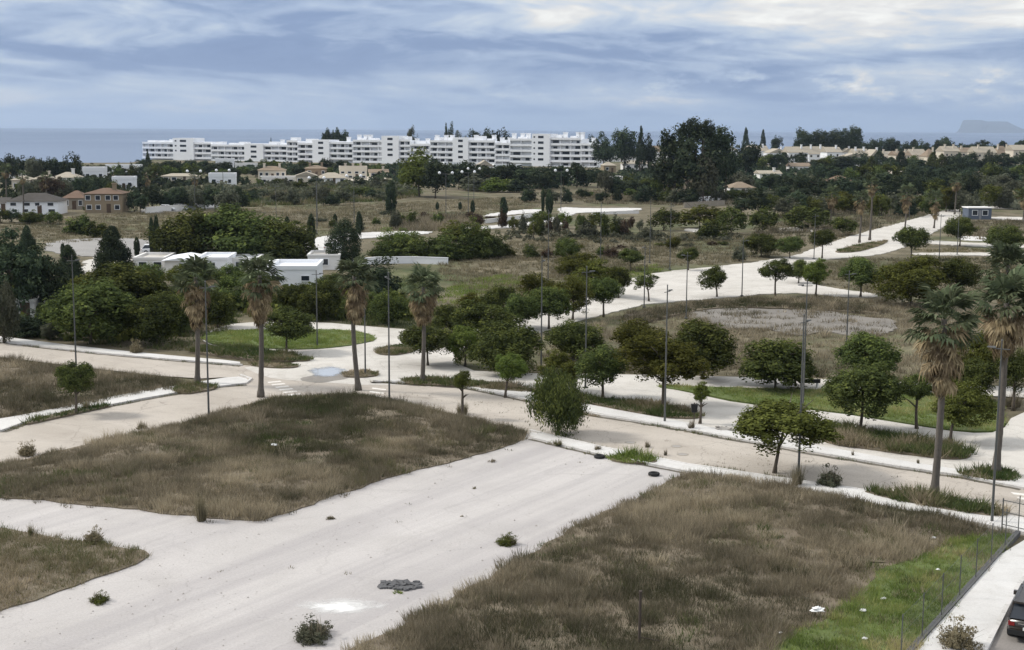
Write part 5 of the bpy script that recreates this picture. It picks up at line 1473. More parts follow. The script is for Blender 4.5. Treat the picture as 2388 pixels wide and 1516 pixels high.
CHIM = {2: [805, 830, 845, 856], 3: [965, 990], 4: [1012, 1033, 1047, 1103, 1145], 5: [1164, 1182, 1192, 1212, 1225, 1312, 1342, 1352, 1378], 0: [], 1: [650]}
FL = 3.05
for bi, (lb, segs) in enumerate(APT):
    s0 = on_line(segs[0][0])
    org = AL + ADIR * s0
    root = empty('apartment_building', org, AANG)
    tag(root, lb, 'apartment building', 'white apartments on the shore')
    for (u0, u1, vt, typ) in segs:
        x0, x1 = on_line(u0) - s0, on_line(u1) - s0
        mid = AL + ADIR * (s0 + (x0 + x1) / 2)
        h = top_h(mid, vt)
        if typ == 't':
            MB().box(x0, x1, -2.2, 9, -0.5, h).build('stair_tower', M['white_wall'], root)
            wv = (x1 - x0)
            nf = int((h - 1.5) / FL)
            for k in range(nf):
                put_windows(root, [(x0 + x1) / 2], h - 2.4 - k * FL, wv * 0.30, 1.3, -2.2, None)
            if bi == 5 or bi == 0:
                for k in range(nf):
                    put_windows(root, [x0 + wv * 0.14], h - 2.2 - k * FL, wv * 0.08, 0.9, -2.2, None)
        else:
            MB().box(x0, x1, 0, 9.5, -0.5, h - 0.6).build('wall', M['white_wall'], root)
            nf = max(1, int((h - 0.4) / FL))
            for k in range(nf + 1):
                zt = h - k * FL
                if zt < 0.3:
                    break
                # solid balcony front of each storey, then the shaded loggia beneath it
                bm = MB().box(x0 + 0.05, x1 - 0.05, -1.9 + 0.004 * k, -1.75, zt - 1.15, zt).box(x0 + 0.05, x1 - 0.05, -1.75, -0.02, zt - 1.3, zt - 1.1)
                bm.build('balcony', M['white_wall'], root)
                zb = zt - FL
                if zb < 0.1:
                    continue
                nwin = max(2, int((x1 - x0) / 4.6))
                wx = (x1 - x0) / nwin
                for j in range(nwin):
                    rg = random.Random(bi * 1000 + k * 50 + j + int(u0))
                    if rg.random() < 0.16:
                        continue
                    put_windows(root, [x0 + wx * (j + 0.5 + rg.uniform(-.12, .12))], zb + 0.05, wx * rg.uniform(0.28, 0.72), FL - 1.45 - rg.choice([0, 0, 0.3]), -0.02)
                for j in range(nwin + 1):
                    xx = min(max(x0 + wx * j, x0 + 0.22), x1 - 0.22)
                    inst('divider_wall', BALP.setdefault('d', MB().box(-0.14, 0.14, -1.7, -0.03, 0, FL - 1.32).mesh('divider_wall', M['white_wall'])), root, (xx, 0, zb + 0.02))
            rg = random.Random(int(u0))
            nb_ = max(1, int((x1 - x0) / 7))
            for j in range(nb_):
                xa = x0 + (x1 - x0) * (j + rg.uniform(0.1, 0.3)) / nb_
                xb = x0 + (x1 - x0) * (j + rg.uniform(0.55, 0.9)) / nb_
                MB().box(xa, xb, rg.uniform(1.2, 2.5), 6.5, h - 0.6, h + rg.choice([0.3, 0.9, 1.6, 2.3])).build('roof_box', M['white_wall'], root)
    for u in CHIM[bi]:
        x = on_line(u) - s0
        p = AL + ADIR * (s0 + x)
        for (u0, u1, vt, typ) in segs:
            if u0 <= u <= u1:
                hh = top_h(p, vt)
        MB().box(x - 1.0, x + 1.0, 3.2, 5.0, hh - 0.7, hh + 2.6).box(x - 1.2, x + 1.2, 3.0, 5.2, hh + 2.6, hh + 2.9).build('chimney', M['white_wall'], root)


def villa(u0, u1, vb, vw, vr, wall, roof, label, kind='hip', depth=9.0, storeys=1, wins=3, chim=0, name='villa', group='houses between the fields and the shore', win_h=1.2, cat='house', frame='white', dv=0.0, plain=False):
    org, ang, W = face_frame(u0, vb, u1, vb + dv)
    mid = P((u0 + u1) / 2, vb, 0.0)
    hw, hr = top_h(mid, vw), top_h(mid, vr)
    root = empty(name, org, ang)
    tag(root, label, cat, group)
    rg = random.Random(int(u0 * 3 + vb))
    MB().box(0, W, 0, depth, -0.4, hw).build('wall', M[wall], root)
    e = 0.45
    if kind == 'hip':
        r = min(W, depth) * 0.42
        MB().add([(-e, -e, hw + .004), (W + e, -e, hw + .004), (W + e, depth + e, hw + .004), (-e, depth + e, hw + .004), (r, depth / 2, hr), (W - r, depth / 2, hr)],
                 [(0, 1, 5, 4), (1, 2, 5), (2, 3, 4, 5), (3, 0, 4), (3, 2, 1, 0)]).build('roof', M[roof], root)
    elif kind == 'gable':
        MB().add([(-e, -e, hw + .004), (W + e, -e, hw + .004), (W + e, depth + e, hw + .004), (-e, depth + e, hw + .004), (-e, depth / 2, hr), (W + e, depth / 2, hr)],
                 [(0, 1, 5, 4), (1, 2, 5), (2, 3, 4, 5), (3, 0, 4), (3, 2, 1, 0)]).build('roof', M[roof], root)
    elif kind == 'front':      # gable end towards the camera
        MB().add([(-e, -e, hw + .004), (W + e, -e, hw + .004), (W + e, depth + e, hw + .004), (-e, depth + e, hw + .004), (W / 2, -e, hr), (W / 2, depth + e, hr)],
                 [(0, 1, 4), (1, 2, 5, 4), (2, 3, 5), (3, 0, 4, 5), (3, 2, 1, 0)]).build('roof', M[roof], root)
    else:
        m = MB().box(-0.1, W + 0.1, -0.1, 0.25, hw, max(hr, hw + 0.3)).box(-0.1, W + 0.1, depth - 0.25, depth + 0.1, hw, max(hr, hw + 0.3))
        m.box(-0.1, 0.25, 0.25, depth - 0.25, hw, max(hr, hw + 0.3)).box(W - 0.25, W + 0.1, 0.25, depth - 0.25, hw, max(hr, hw + 0.3))
        m.build('parapet', M[wall], root)
        MB().box(0.25, W - 0.25, 0.25, depth - 0.25, hw + 0.004, hw + 0.06).build('roof', M[roof], root)
    fh = hw / storeys
    for st in range(storeys):
        for j in range(wins):
            x = W * (j + 0.5 + rg.uniform(-.12, .12)) / wins
            ww = min(W / wins * 0.5, rg.choice([1.0, 1.3, 1.6]))
            if st == 0 and j == wins // 2 and not plain:
                o = inst('door', MB().box(-0.5, 0.5, -0.05, 0.05, 0, 2.1).mesh('door', M['door_brown']), root, (x, 0, 0))
                continue
            put_windows(root, [x], st * fh + fh * 0.35, ww, min(win_h, fh * 0.45), 0.0, frame)
    for c in range(chim):
        x = W * (0.22 + 0.56 * c / max(1, chim - 1)) if chim > 1 else W * rg.choice([0.25, 0.75])
        MB().box(x - 0.45, x + 0.45, depth * 0.3, depth * 0.3 + 0.9, hw - 0.3, hr + 1.0).box(x - 0.6, x + 0.6, depth * 0.3 - 0.15, depth * 0.3 + 1.05, hr + 1.0, hr + 1.2).build('chimney', M[wall], root)
    return root


WW, WC, CR, OC, ST = 'white_wall', 'white_wall2', 'cream_wall', 'ochre_wall', 'stone_wall'
villa(-12, 14, 496, 474, 462, WW, 'roof_dark', 'small white house end at the left picture edge', 'gable', 8, 1, 2)
villa(16, 136, 500, 470, 452, WW, 'roof_dark', 'long white villa with dark roof at the left', 'hip', 9, 2, 4, 0)
villa(198, 284, 496, 452, 440, OC, 'tile_red', 'ochre villa with red roof behind the field', 'hip', 9, 2, 4, 1)
villa(148, 196, 488, 462, 446, ST, 'tile_red', 'brown stone house left of the ochre villa', 'hip', 8, 1, 3)
villa(262, 312, 443, 419, 412, WW, 'tile_roof', 'white cube house above the ochre villa', 'flat', 7, 1, 3)
villa(28, 72, 446, 420, 410, CR, 'tile_pale', 'beige house behind the white villa, left of two', 'hip', 8, 1, 3)
villa(76, 122, 446, 418, 408, CR, 'tile_pale', 'beige house behind the white villa, right of two', 'hip', 8, 1, 3, 1)
villa(124, 182, 440, 414, 402, WC, 'tile_pale', 'pale house with broad low roof above the stone house', 'hip', 9, 1, 3, 1)
villa(182, 242, 420, 400, 390, WW, 'tile_pale', 'bluish white house near the shore trees', 'flat', 9, 1, 4)
villa(246, 330, 403, 390, 384, WW, 'tile_pale', 'long low white house at the edge of the sea', 'flat', 8, 1, 5)
villa(376, 462, 425, 411, 405, CR, 'tile_pale', 'low cream house below the left apartments', 'hip', 8, 1, 4)
villa(487, 548, 434, 413, 404, WW, 'tile_pale', 'bluish white house below the low apartment block', 'flat', 8, 1, 3)
villa(503, 546, 398, 376, 370, WW, 'tile_pale', 'white cube house touching the low apartment block', 'flat', 8, 1, 3)
villa(548, 600, 398, 386, 380, WC, 'tile_pale', 'flat white house right of the white cube house', 'flat', 8, 1, 3)
villa(602, 666, 417, 397, 388, CR, 'tile_roof', 'cream house with brown roof and two chimneys', 'hip', 9, 1, 5, 2)
villa(608, 690, 430, 416, 411, WC, 'tile_pale', 'white garden building below the cream house', 'flat', 6, 1, 4)
villa(712, 762, 412, 393, 386, 'tile_roof', 'tile_roof', 'brown villa with two white chimneys', 'hip', 9, 1, 3, 2)
villa(690, 738, 432, 410, 401, CR, 'tile_pale', 'cream house with white front wall below the brown villa', 'front', 8, 1, 2)
villa(740, 806, 428, 415, 403, WW, 'tile_pale', 'long bluish roofed house right of the cream front', 'hip', 9, 1, 4)
villa(792, 856, 418, 398, 388, CR, 'tile_roof', 'cream villa with stepped chimneys at the hill edge', 'flat', 9, 2, 4, 3)
villa(1036, 1106, 398, 385, 378, WW, 'tile_pale', 'white pavilion at the foot of the middle apartments', 'flat', 6, 1, 3)
villa(1112, 1150, 402, 388, 374, WW, 'tile_pale', 'white gabled pavilion below the apartments', 'front', 6, 1, 2)
villa(1152, 1216, 396, 387, 383, WW, 'tile_pale', 'low white wall house below the right apartments', 'flat', 5, 1, 4)
villa(1402, 1500, 377, 362, 352, WC, 'tile_roof', 'white house with brown roof right of the apartments', 'hip', 9, 1, 5, 2)
villa(1408, 1436, 402, 386, 378, OC, 'tile_pale', 'yellow house right of the pines', 'hip', 7, 1, 2)
villa(1518, 1566, 380, 354, 340, WC, 'tile_roof', 'white stepped house left of the giant clump', 'gable', 9, 2, 3, 1)
villa(1415, 1452, 424, 414, 411, WC, 'tile_pale', 'small white flat house among the garden trees', 'flat', 6, 1, 2)
villa(1548, 1608, 432, 418, 412, WC, 'tile_roof', 'long pale house under the giant clump', 'hip', 7, 1, 4)
villa(1610, 1640, 448, 428, 418, WC, 'tile_red', 'white octagonal looking kiosk house with peaked roof', 'front', 6, 1, 2)
villa(1535, 1616, 462, 446, 434, OC, 'tile_roof', 'brown walled house below the white kiosk house', 'gable', 8, 1, 3, 1)
villa(1706, 1760, 456, 438, 425, WC, 'tile_roof', 'pale house with wide brown roof right of the giant clump', 'hip', 9, 1, 3)
villa(1680, 1722, 384, 350, 341, WW, 'tile_pale', 'white gabled townhouse next to the giant clump', 'front', 10, 2, 2, 1)
villa(1692, 1720, 386, 377, 374, WC, 'tile_pale', 'low white annex below the gabled townhouse', 'flat', 5, 1, 2)
villa(1845, 1890, 402, 388, 380, WC, 'tile_roof', 'pale house among trees below the townhouses', 'gable', 7, 1, 3)
villa(1940, 1992, 440, 424, 410, ST, 'tile_red', 'brown roofed house in the dark belt', 'hip', 9, 1, 3)
villa(2225, 2270, 432, 424, 420, WC, 'tile_pale', 'pale flat roofed house in the lower belt', 'flat', 7, 1, 3)
villa(2340, 2366, 428, 418, 412, WC, 'tile_pale', 'small pale house at the right of the lower belt', 'gable', 7, 1, 2)
villa(1225, 1264, 412, 402, 397, CR, 'tile_pale', 'small cream house under the pines, left of three', 'gable', 6, 1, 2)
villa(1300, 1346, 418, 409, 405, WC, 'tile_pale', 'small white house under the pines, middle of three', 'flat', 6, 1, 3)
villa(1352, 1398, 420, 411, 406, WC, 'tile_roof', 'small white house under the pines, right of three', 'gable', 6, 1, 2)
villa(1456, 1520, 396, 382, 374, WC, 'tile_pale', 'white house half hidden left of the giant clump', 'hip', 8, 1, 4, 1)
villa(1772, 1822, 418, 405, 398, WC, 'tile_pale', 'white house sunk in trees below the terrace, left one', 'gable', 8, 1, 3, 1)
villa(2080, 2130, 416, 405, 399, WC, 'tile_pale', 'white house sunk in trees below the terrace, middle one', 'gable', 8, 1, 3, 1)
villa(2290, 2332, 414, 403, 398, WC, 'tile_roof', 'white house sunk in trees below the terrace, right one', 'hip', 8, 1, 3)
villa(20, 62, 415, 402, 395, WC, 'tile_pale', 'pale house behind the shore trees, leftmost', 'hip', 8, 1, 3)
villa(150, 192, 408, 396, 389, WW, 'tile_pale', 'white house behind the shore trees, near the sea', 'flat', 8, 1, 3)
villa(330, 376, 420, 408, 401, CR, 'tile_roof', 'cream house left of the low cream house', 'hip', 8, 1, 3, 1)
villa(862, 905, 414, 402, 395, CR, 'tile_roof', 'cream house right of the cream villa with stepped chimneys', 'gable', 8, 1, 3, 1)
# the terrace of cream townhouses
TH = [(1748, 1792, 337, 'gable', WW), (1794, 1836, 339, 'front', WW), (1838, 1884, 336, 'gable', WW), (1886, 1926, 337, 'gable', WW), (1928, 1962, 340, 'gable', WW), (1964, 1990, 338, 'front', WW),
      (1992, 2026, 341, 'gable', WW), (2028, 2056, 344, 'front', WW), (2058, 2086, 350, 'gable', CR), (2088, 2124, 345, 'gable', CR), (2126, 2160, 342, 'gable', CR), (2162, 2186, 343, 'hip', CR),
      (2200, 2236, 338, 'gable', CR), (2238, 2272, 337, 'gable', CR), (2274, 2322, 336, 'gable', CR), (2324, 2360, 336, 'hip', CR), (2362, 2410, 335, 'gable', CR)]
for i, (a, b, vt, kd, wl) in enumerate(TH):
    villa(a, b, 381 + (i * 7 % 5) * 1.6 - 2, vt + 15 + (i * 5 % 4) * 2.5, vt + 3 + (i * 3 % 4) * 1.5, wl, 'tile_pale' if wl == WW else ('tile_roof' if i % 2 else 'tile_pale'), '%s from the left in the long terrace of townhouses' % ORD[i], kd, 10, 2, 2 if b - a < 36 else 3,
          1 if i % 3 else 2, 'townhouse', 'terrace of townhouses', 1.2, 'townhouse', 'cream')
villa(1970, 2020, 392, 365, 357, WC, 'tile_pale', 'white pitched house standing before the terrace', 'front', 8, 2, 2)

# low white house, walls and roofs behind the left trees
villa(628, 738, 668, 629, 620, WW, 'white_wall', 'white blank walled low house with flat roof', 'flat', 9, 1, 2, plain=True, win_h=0.6)
villa(600, 632, 650, 622, 612, WW, 'white_wall', 'white rounded roof annex left of the blank walled house', 'gable', 9, 1, 0, plain=True)
villa(718, 792, 628, 598, 596, WC, 'white_concrete', 'pale grey block house beside the egg shaped tree', 'flat', 7, 1, 1, plain=True)
villa(458, 530, 640, 606, 600, WW, 'white_wall', 'white block with curved parapet behind the first palm', 'flat', 8, 1, 1, plain=True)
villa(385, 456, 640, 608, 601, WC, 'white_wall', 'white pitched roof house left of the curved parapet', 'front', 8, 1, 1, plain=True)
villa(312, 384, 632, 606, 600, WC, 'white_concrete', 'white terrace house right of the conical conifer', 'flat', 8, 1, 2, plain=True)
villa(530, 602, 632, 606, 603, WC, 'white_wall', 'long white wall house behind the second palm', 'flat', 6, 1, 1, plain=True)
villa(38, 80, 745, 705, 700, WC, 'white_concrete', 'white hut glimpsed through the left grove', 'flat', 5, 1, 1)


def wall_run(px, h, mat, label, thick=0.25, group='white garden walls'):
    pts = [P(u, v, 0.0) for u, v in px]
    root = empty('boundary_wall', pts[0])
    tag(root, label, 'wall', group)
    for a, b in zip(pts, pts[1:]):
        L = (b - a).length
        n = max(1, int(L / 6))
        ang = math.atan2((b - a).y, (b - a).x)
        for k in range(n):
            o = MB().box(0, L / n - 0.03, -thick / 2, thick / 2, -0.3, h).box(-0.02, L / n - 0.01, -thick / 2 - 0.04, thick / 2 + 0.04, h, h + 0.08).build('panel', M[mat], root)
            q = a.lerp(b, k / n) - pts[0]
            o.location = q
            o.rotation_euler = (0, 0, ang)
    return root


wall_run([(790, 622), (880, 614), (960, 613), (1045, 616)], 0.9, WW, 'long low white wall right of the egg shaped tree')
wall_run([(340, 497), (430, 490), (512, 482)], 1.3, WC, 'white roadside wall in front of the garden trees')
wall_run([(1380, 500), (1490, 497)], 0.5, WC, 'white yard wall behind the bare saplings')
wall_run([(1612, 474), (1690, 466)], 1.4, WW, 'bluish white wall under the pale roofed house')
wall_run([(1595, 484), (1690, 478)], 1.2, 'stone_wall', 'grey stone wall below the bluish wall')
wall_run([(1130, 520), (1200, 512), (1262, 502)], 0.7, WC, 'low white wall along the walk with cypress')

# blue grey hut by the far street
hr_ = P(2258, 511, 0.0)
root = empty('hut', hr_, 0.02)
tag(root, 'blue grey metal hut with pale roof edge by the far street', 'hut')
sW = 54 * mpp(hr_)
MB().box(0, sW, 0, 4.0, -0.2, 2.5).build('wall', M['hut'], root)
MB().box(-0.2, sW + 0.2, -0.25, 4.2, 2.5, 2.72).build('roof', M['white_wall2'], root)
put_windows(root, [sW * 0.28, sW * 0.72], 0.9, sW * 0.22, 1.1, 0.0, 'white')
MB().box(sW * 0.46, sW * 0.56, -0.05, 0.05, 0, 2.1).build('door', M['car_grey'], root)


# ------------------------------------------------------------------ street lamps
def lamp_meshes(h):
    pole = MB().tube([(0, 0, -0.1), (0, 0, 0.5), (0, 0, h)], [0.088, 0.072, 0.038], 8).box(-0.18, 0.18, -0.18, 0.18, -0.05, 0.06).mesh('pole', M['galv'], False)
    arm = MB().tube([(-0.42, 0, h * 0.955), (0.42, 0, h * 0.955)], 0.026, 6).mesh('crossbar', M['galv'])
    head = MB().add([(0.28, -0.09, h * 0.955 + 0.03), (0.72, -0.06, h * 0.955 + 0.05), (0.72, 0.06, h * 0.955 + 0.05), (0.28, 0.09, h * 0.955 + 0.03), (0.28, -0.06, h * 0.955 + 0.12), (0.68, -0.04, h * 0.955 + 0.11), (0.68, 0.04, h * 0.955 + 0.11), (0.28, 0.06, h * 0.955 + 0.12)],
                    [(0, 3, 2, 1), (4, 5, 6, 7), (0, 1, 5, 4), (1, 2, 6, 5), (2, 3, 7, 6), (3, 0, 4, 7)]).mesh('lamp_head', M['galv'])
    cap = MB().tube([(0, 0, h), (0, 0, h + 0.08)], [0.06, 0.02], 8).mesh('cap', M['galv'])
    return pole, arm, head, cap


LM = {9.5: lamp_meshes(9.5), 7.0: lamp_meshes(7.0)}
LAMPS = [(178, 862, 9.5, 0.1, 'lamp post on the far kerb beside the large dark round tree'), (487, 974, 9.5, 0.5, 'lamp post at the edge of the middle plot near the first palm'),
         (908, 934, 9.5, 2.0, 'lamp post between the third and fourth palms'), (740, 808, 7.0, 0.3, 'shorter lamp post on the green island'),
         (852, 874, 7.0, 3.0, 'shorter lamp post right behind the third palm'), (1262, 862, 9.5, 1.2, 'lamp post beside the forked dark tree'),
         (1365, 905, 9.5, 0.4, 'lamp post rising from the round dark tree above the leaning tree'), (1550, 986, 9.5, 1.0, 'tall lamp post in front of the broad olive tree'),
         (1862, 1112, 9.5, 0.8, 'lamp post beside the nearest olive green tree'), (1872, 960, 9.5, 3.4, 'lamp post on the lawn behind the nearest lamp'),
         (1974, 806, 7.0, 0.2, 'lamp post on the waste ground near the grey slab'), (2313, 1220, 9.5, 2.6, 'lamp post in front of the tallest palm'),
         (1730, 690, 7.0, 0.0, 'lamp post on the white street right of the leaning bushy tree'), (1600, 742, 2.6 and 7.0, 2.9, 'lamp post at the left end of the grey slab'),
         (1502, 716, 7.0, 1.9, 'lamp post beside the umbrella shaped tree'), (1278, 660, 9.5, 1.4, 'lamp post in front of the tan field'),
         (1400, 628, 9.5, 1.4, 'lamp post left of the small round pair on the field'), (1515, 612, 9.5, 1.4, 'lamp post between the small round pair on the field'),
         (1562, 628, 9.5, 0.3, 'lamp post at the head of the green verge'), (2232, 594, 7.0, 0.2, 'lamp post between the white kerb lines'),
         (2190, 604, 7.0, 0.2, 'lamp post left of the rounded tree on the kerb lines'), (1898, 604, 7.0, 0.4, 'lamp post on the bend of the far street'),
         (2120, 512, 7.0, 0.4, 'lamp post beside the thickest far palm'), (645, 548, 9.5, 0.4, 'lamp post behind the right giant tree'), (739, 545, 9.5, 0.2, 'lamp post beside the thick cypress')]
for u, v, h, rz, lb in LAMPS:
    b = P(u, v, 0.0); b.z = 0.03
    root = empty('street_lamp', b, rz)
    tag(root, lb, 'street lamp', 'grey street lamps')
    for nm, me in zip(('pole', 'crossbar', 'lamp_head', 'cap'), LM[h]):
        inst(nm, me, root)
# older park lamps with two white globes
gp = MB().tube([(0, 0, -0.1), (0, 0, 10.0)], [0.09, 0.05], 7).mesh('pole', M['galv'])
ga = MB().tube([(-1.5, 0, 9.85), (1.5, 0, 9.85)], 0.035, 6).mesh('crossarm', M['galv'])
gm = MB()
for i in range(6):
    pass
gm.tube([(0, 0, -0.42), (0, 0, -0.34), (0, 0, -0.16), (0, 0, 0.1), (0, 0, 0.3), (0, 0, 0.42)], [0.1, 0.28, 0.42, 0.42, 0.28, 0.08], 10)
gg = gm.mesh('globe', M['globe'], True)
for u, v, lb in [(740, 530, 'twin globe lamp left of the tan field'), (826, 520, 'twin globe lamp in the middle of the tan field'), (1040, 505, 'twin globe lamp below the light green giant'),
                 (1092, 500, 'twin globe lamp right below the leafy shrubs'), (1105, 485, 'tall twin globe lamp by the light shrub'), (455, 500, 'twin globe lamp by the roadside wall, left one'),
                 (522, 496, 'twin globe lamp by the roadside wall, right one'), (1308, 492, 'twin globe lamp beside the cypress pair')]:
    b = P(u, v, 0.0); b.z = -0.05
    root = empty('globe_lamp', b, 0.2)
    tag(root, lb, 'street lamp', 'twin globe lamps')
    inst('pole', gp, root); inst('crossarm', ga, root)
    inst('globe', gg, root, (-1.5, 0, 10.1), (0, 0, 0), 0.8); inst('globe', gg, root, (1.5, 0, 10.1), (0, 0, 0), 0.8)


# ------------------------------------------------------------------ vehicles
def car(name, label, loc, rz, paint_mat, kind='hatch', L=3.9, Wd=1.72, Ht=1.48, cat='car', rear_detail=False):
    """x forward, rear bumper at x=0; lofted body, glass house, roof, wheels"""
    root = empty(name, loc, rz)
    tag(root, label, cat, 'vehicles')
    hw = Wd / 2
    gc = 0.2
    belt_z = Ht * 0.60
    # stations along the length: (x, half width, sill z, shoulder z)
    st = [(0.0, hw * 0.86, 0.42, belt_z * 0.86), (0.06 * L, hw * 0.97, gc + 0.06, belt_z * 0.99), (0.25 * L, hw, gc, belt_z), (0.55 * L, hw, gc, belt_z), (0.70 * L, hw, gc, belt_z * 0.97),
          (0.88 * L, hw * 0.97, gc, belt_z * (0.85 if kind != 'van' else 0.9)), (0.97 * L, hw * 0.88, gc + 0.08, belt_z * 0.72), (L, hw * 0.74, 0.42, belt_z * 0.58)]
    V, F = [], []
    prof = lambda x, h_, z0, z1: [(x, -h_ * 0.9, z0), (x, -h_, z0 + (z1 - z0) * 0.25), (x, -h_, z0 + (z1 - z0) * 0.7), (x, -h_ * 0.93, z1), (x, h_ * 0.93, z1), (x, h_, z0 + (z1 - z0) * 0.7), (x, h_, z0 + (z1 - z0) * 0.25), (x, h_ * 0.9, z0)]
    for s_ in st:
        V += prof(*s_)
    n = 8
    for i in range(len(st) - 1):
        for k in range(n):
            F.append((i * n + k, i * n + (k + 1) % n, (i + 1) * n + (k + 1) % n, (i + 1) * n + k))
    F.append(tuple(range(n))[::-1]); F.append(tuple((len(st) - 1) * n + k for k in range(n)))
    MB().add(V, F).build('body', M[paint_mat], root, True)
    # glass house
    if kind == 'van':
        g = [(0.04 * L, 0.06 * L), (0.60 * L, 0.60 * L), (0.86 * L, 0.72 * L)]
    elif kind == 'suv':
        g = [(0.02 * L, 0.10 * L), (0.55 * L, 0.55 * L), (0.74 * L, 0.60 * L)]
    else:
        g = [(0.03 * L, 0.14 * L), (0.50 * L, 0.48 * L), (0.74 * L, 0.58 * L)]
    hb_, ht_ = hw * 0.92, hw * 0.76
    zb, zt = belt_z - 0.02, Ht - 0.05
    GV = [(g[0][0], -hb_, zb), (g[2][0], -hb_, zb), (g[2][0], hb_, zb), (g[0][0], hb_, zb), (g[0][1], -ht_, zt), (g[2][1], -ht_, zt), (g[2][1], ht_, zt), (g[0][1], ht_, zt)]
    MB().add(GV, [(0, 1, 5, 4), (1, 2, 6, 5), (2, 3, 7, 6), (3, 0, 4, 7), (4, 5, 6, 7)]).build('windows', M['glass_dark'], root)
    # roof skin and pillars
    rm = MB().add([(g[0][1] - 0.05, -ht_ - 0.03, zt), (g[2][1] + 0.03, -ht_ - 0.03, zt), (g[2][1] + 0.03, ht_ + 0.03, zt), (g[0][1] - 0.05, ht_ + 0.03, zt),
                   (g[0][1], -ht_ * 0.85, Ht), (g[2][1] - 0.05, -ht_ * 0.85, Ht), (g[2][1] - 0.05, ht_ * 0.85, Ht), (g[0][1], ht_ * 0.85, Ht)],
                  [(0, 3, 2, 1), (4, 5, 6, 7), (0, 1, 5, 4), (1, 2, 6, 5), (2, 3, 7, 6), (3, 0, 4, 7)])
    for sy in (-1, 1):
        for a, b in ((0, 0), (2, 2)):
            rm.tube([(g[a][0], sy * (hb_ + 0.01), zb), (g[b][1], sy * (ht_ + 0.01), zt)], 0.05, 6)
        rm.tube([(0.42 * L, sy * (hb_ + 0.01), zb), (0.40 * L, sy * (ht_ + 0.01), zt)], 0.045, 6)
        if kind == 'van':
            rm.add([(g[0][0], sy * (hb_ + .02), zb), (0.58 * L, sy * (hb_ + .02), zb), (0.58 * L, sy * (ht_ + .02), zt), (g[0][1], sy * (ht_ + .02), zt)], [(0, 1, 2, 3)])
    rm.build('roof', M[paint_mat], root)
    wr = 0.31 if kind != 'suv' else 0.36
    for wx in (0.19 * L, 0.80 * L):
        for sy in (-1, 1):
            y = sy * (hw - 0.1)
            t_ = MB().tube([(wx, y - 0.11, wr), (wx, y + 0.11, wr)], wr, 16).build('wheel', M['rubber'], root)
            MB().tube([(wx, y + sy * 0.09, wr), (wx, y + sy * 0.125, wr)], [wr * 0.62, wr * 0.5], 12).build('rim', M['rim'], t_)
    for sy in (-1, 1):
        MB().box(-0.015, 0.12, sy * hw * 0.80 - 0.14, sy * hw * 0.80 + 0.10, belt_z * 0.70, belt_z * 0.86).build('tail_light', M['taillight'], root)
        MB().box(L * 0.955, L * 0.985, sy * hw * 0.66 - 0.15, sy * hw * 0.66 + 0.15, belt_z * 0.60, belt_z * 0.74).build('headlight', M['globe'], root)
        MB().box(g[2][0] - 0.25, g[2][0] - 0.10, sy * (hb_ + 0.12) - 0.10, sy * (hb_ + 0.12) + 0.10, zb + 0.02, zb + 0.18).build('mirror', M[paint_mat], root)
    MB().box(-0.06, 0.2, -hw * 0.9, hw * 0.9, 0.32, 0.52).build('bumper', M['rubber'] if rear_detail else M[paint_mat], root)
    pl = MB().box(-0.075, -0.03, -0.26, 0.26, 0.56, 0.67).build('number_plate', M['plate'], root)
    if rear_detail:
        MB().box(-0.035, 0.02, -0.45, 0.45, belt_z * 0.80, belt_z * 0.84).build('chrome_strip', M['chrome'], root)
        for sy in (-1, 1):
            MB().tube([(0.15 * L, sy * ht_, Ht + 0.01), (0.17 * L, sy * ht_, Ht + 0.07), (0.52 * L, sy * ht_, Ht + 0.07), (0.54 * L, sy * ht_, Ht + 0.01)], 0.018, 6).build('roof_rail', M['galv'], root)
        MB().box(0.03 * L, 0.12 * L, -ht_, ht_, Ht - 0.06, Ht + 0.02).build('spoiler', M[paint_mat], root)
    return root


def heading(u0, v0, u1, v1):
    a, b = P(u0, v0), P(u1, v1)
    return math.atan2((b - a).y, (b - a).x)


hd = heading(2300, 1519, 2358, 1401)
pc = P(2341, 1494, 0.0)
off = Vector((math.sin(hd), -math.cos(hd), 0)) * 0.95
car('parked_car', 'dark brown car parked by the pavement in the lower right corner', (pc.x + off.x, pc.y + off.y, 0.0), hd, 'car_brown', 'suv', 4.4, 1.82, 1.62, rear_detail=True)
bp_ = P(1864, 906, 0.0)
root = empty('park_bench', (bp_.x, bp_.y, 0.03), R(3))
tag(root, 'dark bench on the white walk behind the lawn', 'bench')
MB().box(0, 1.65, -0.05, 0.0, 0.42, 0.72).build('backrest', M['rubber'], root)
MB().box(0, 1.65, 0.01, 0.45, 0.38, 0.44).build('seat', M['rubber'], root)
for x in (0.15, 1.42):
    MB().box(x, x + 0.09, 0.02, 0.42, -0.05, 0.375).build('leg', M['litter'], root)
for u, v, rz, mt, lb in [(372, 492, 0.1, 'car_white', 'white car by the roadside wall, left one'), (402, 490, 0.1, 'car_white', 'white car by the roadside wall, middle one'), (432, 489, 0.1, 'car_grey', 'grey car by the roadside wall'),
                         (765, 588, 1.2, 'car_white', 'white car parked left of the egg shaped tree'), (330, 592, 0.2, 'car_white', 'white car on the parking ground by the twin cypresses')]:
    b = P(u, v, 0.0)
    car('parked_car', lb, (b.x, b.y, 0.03), rz, mt, 'hatch')



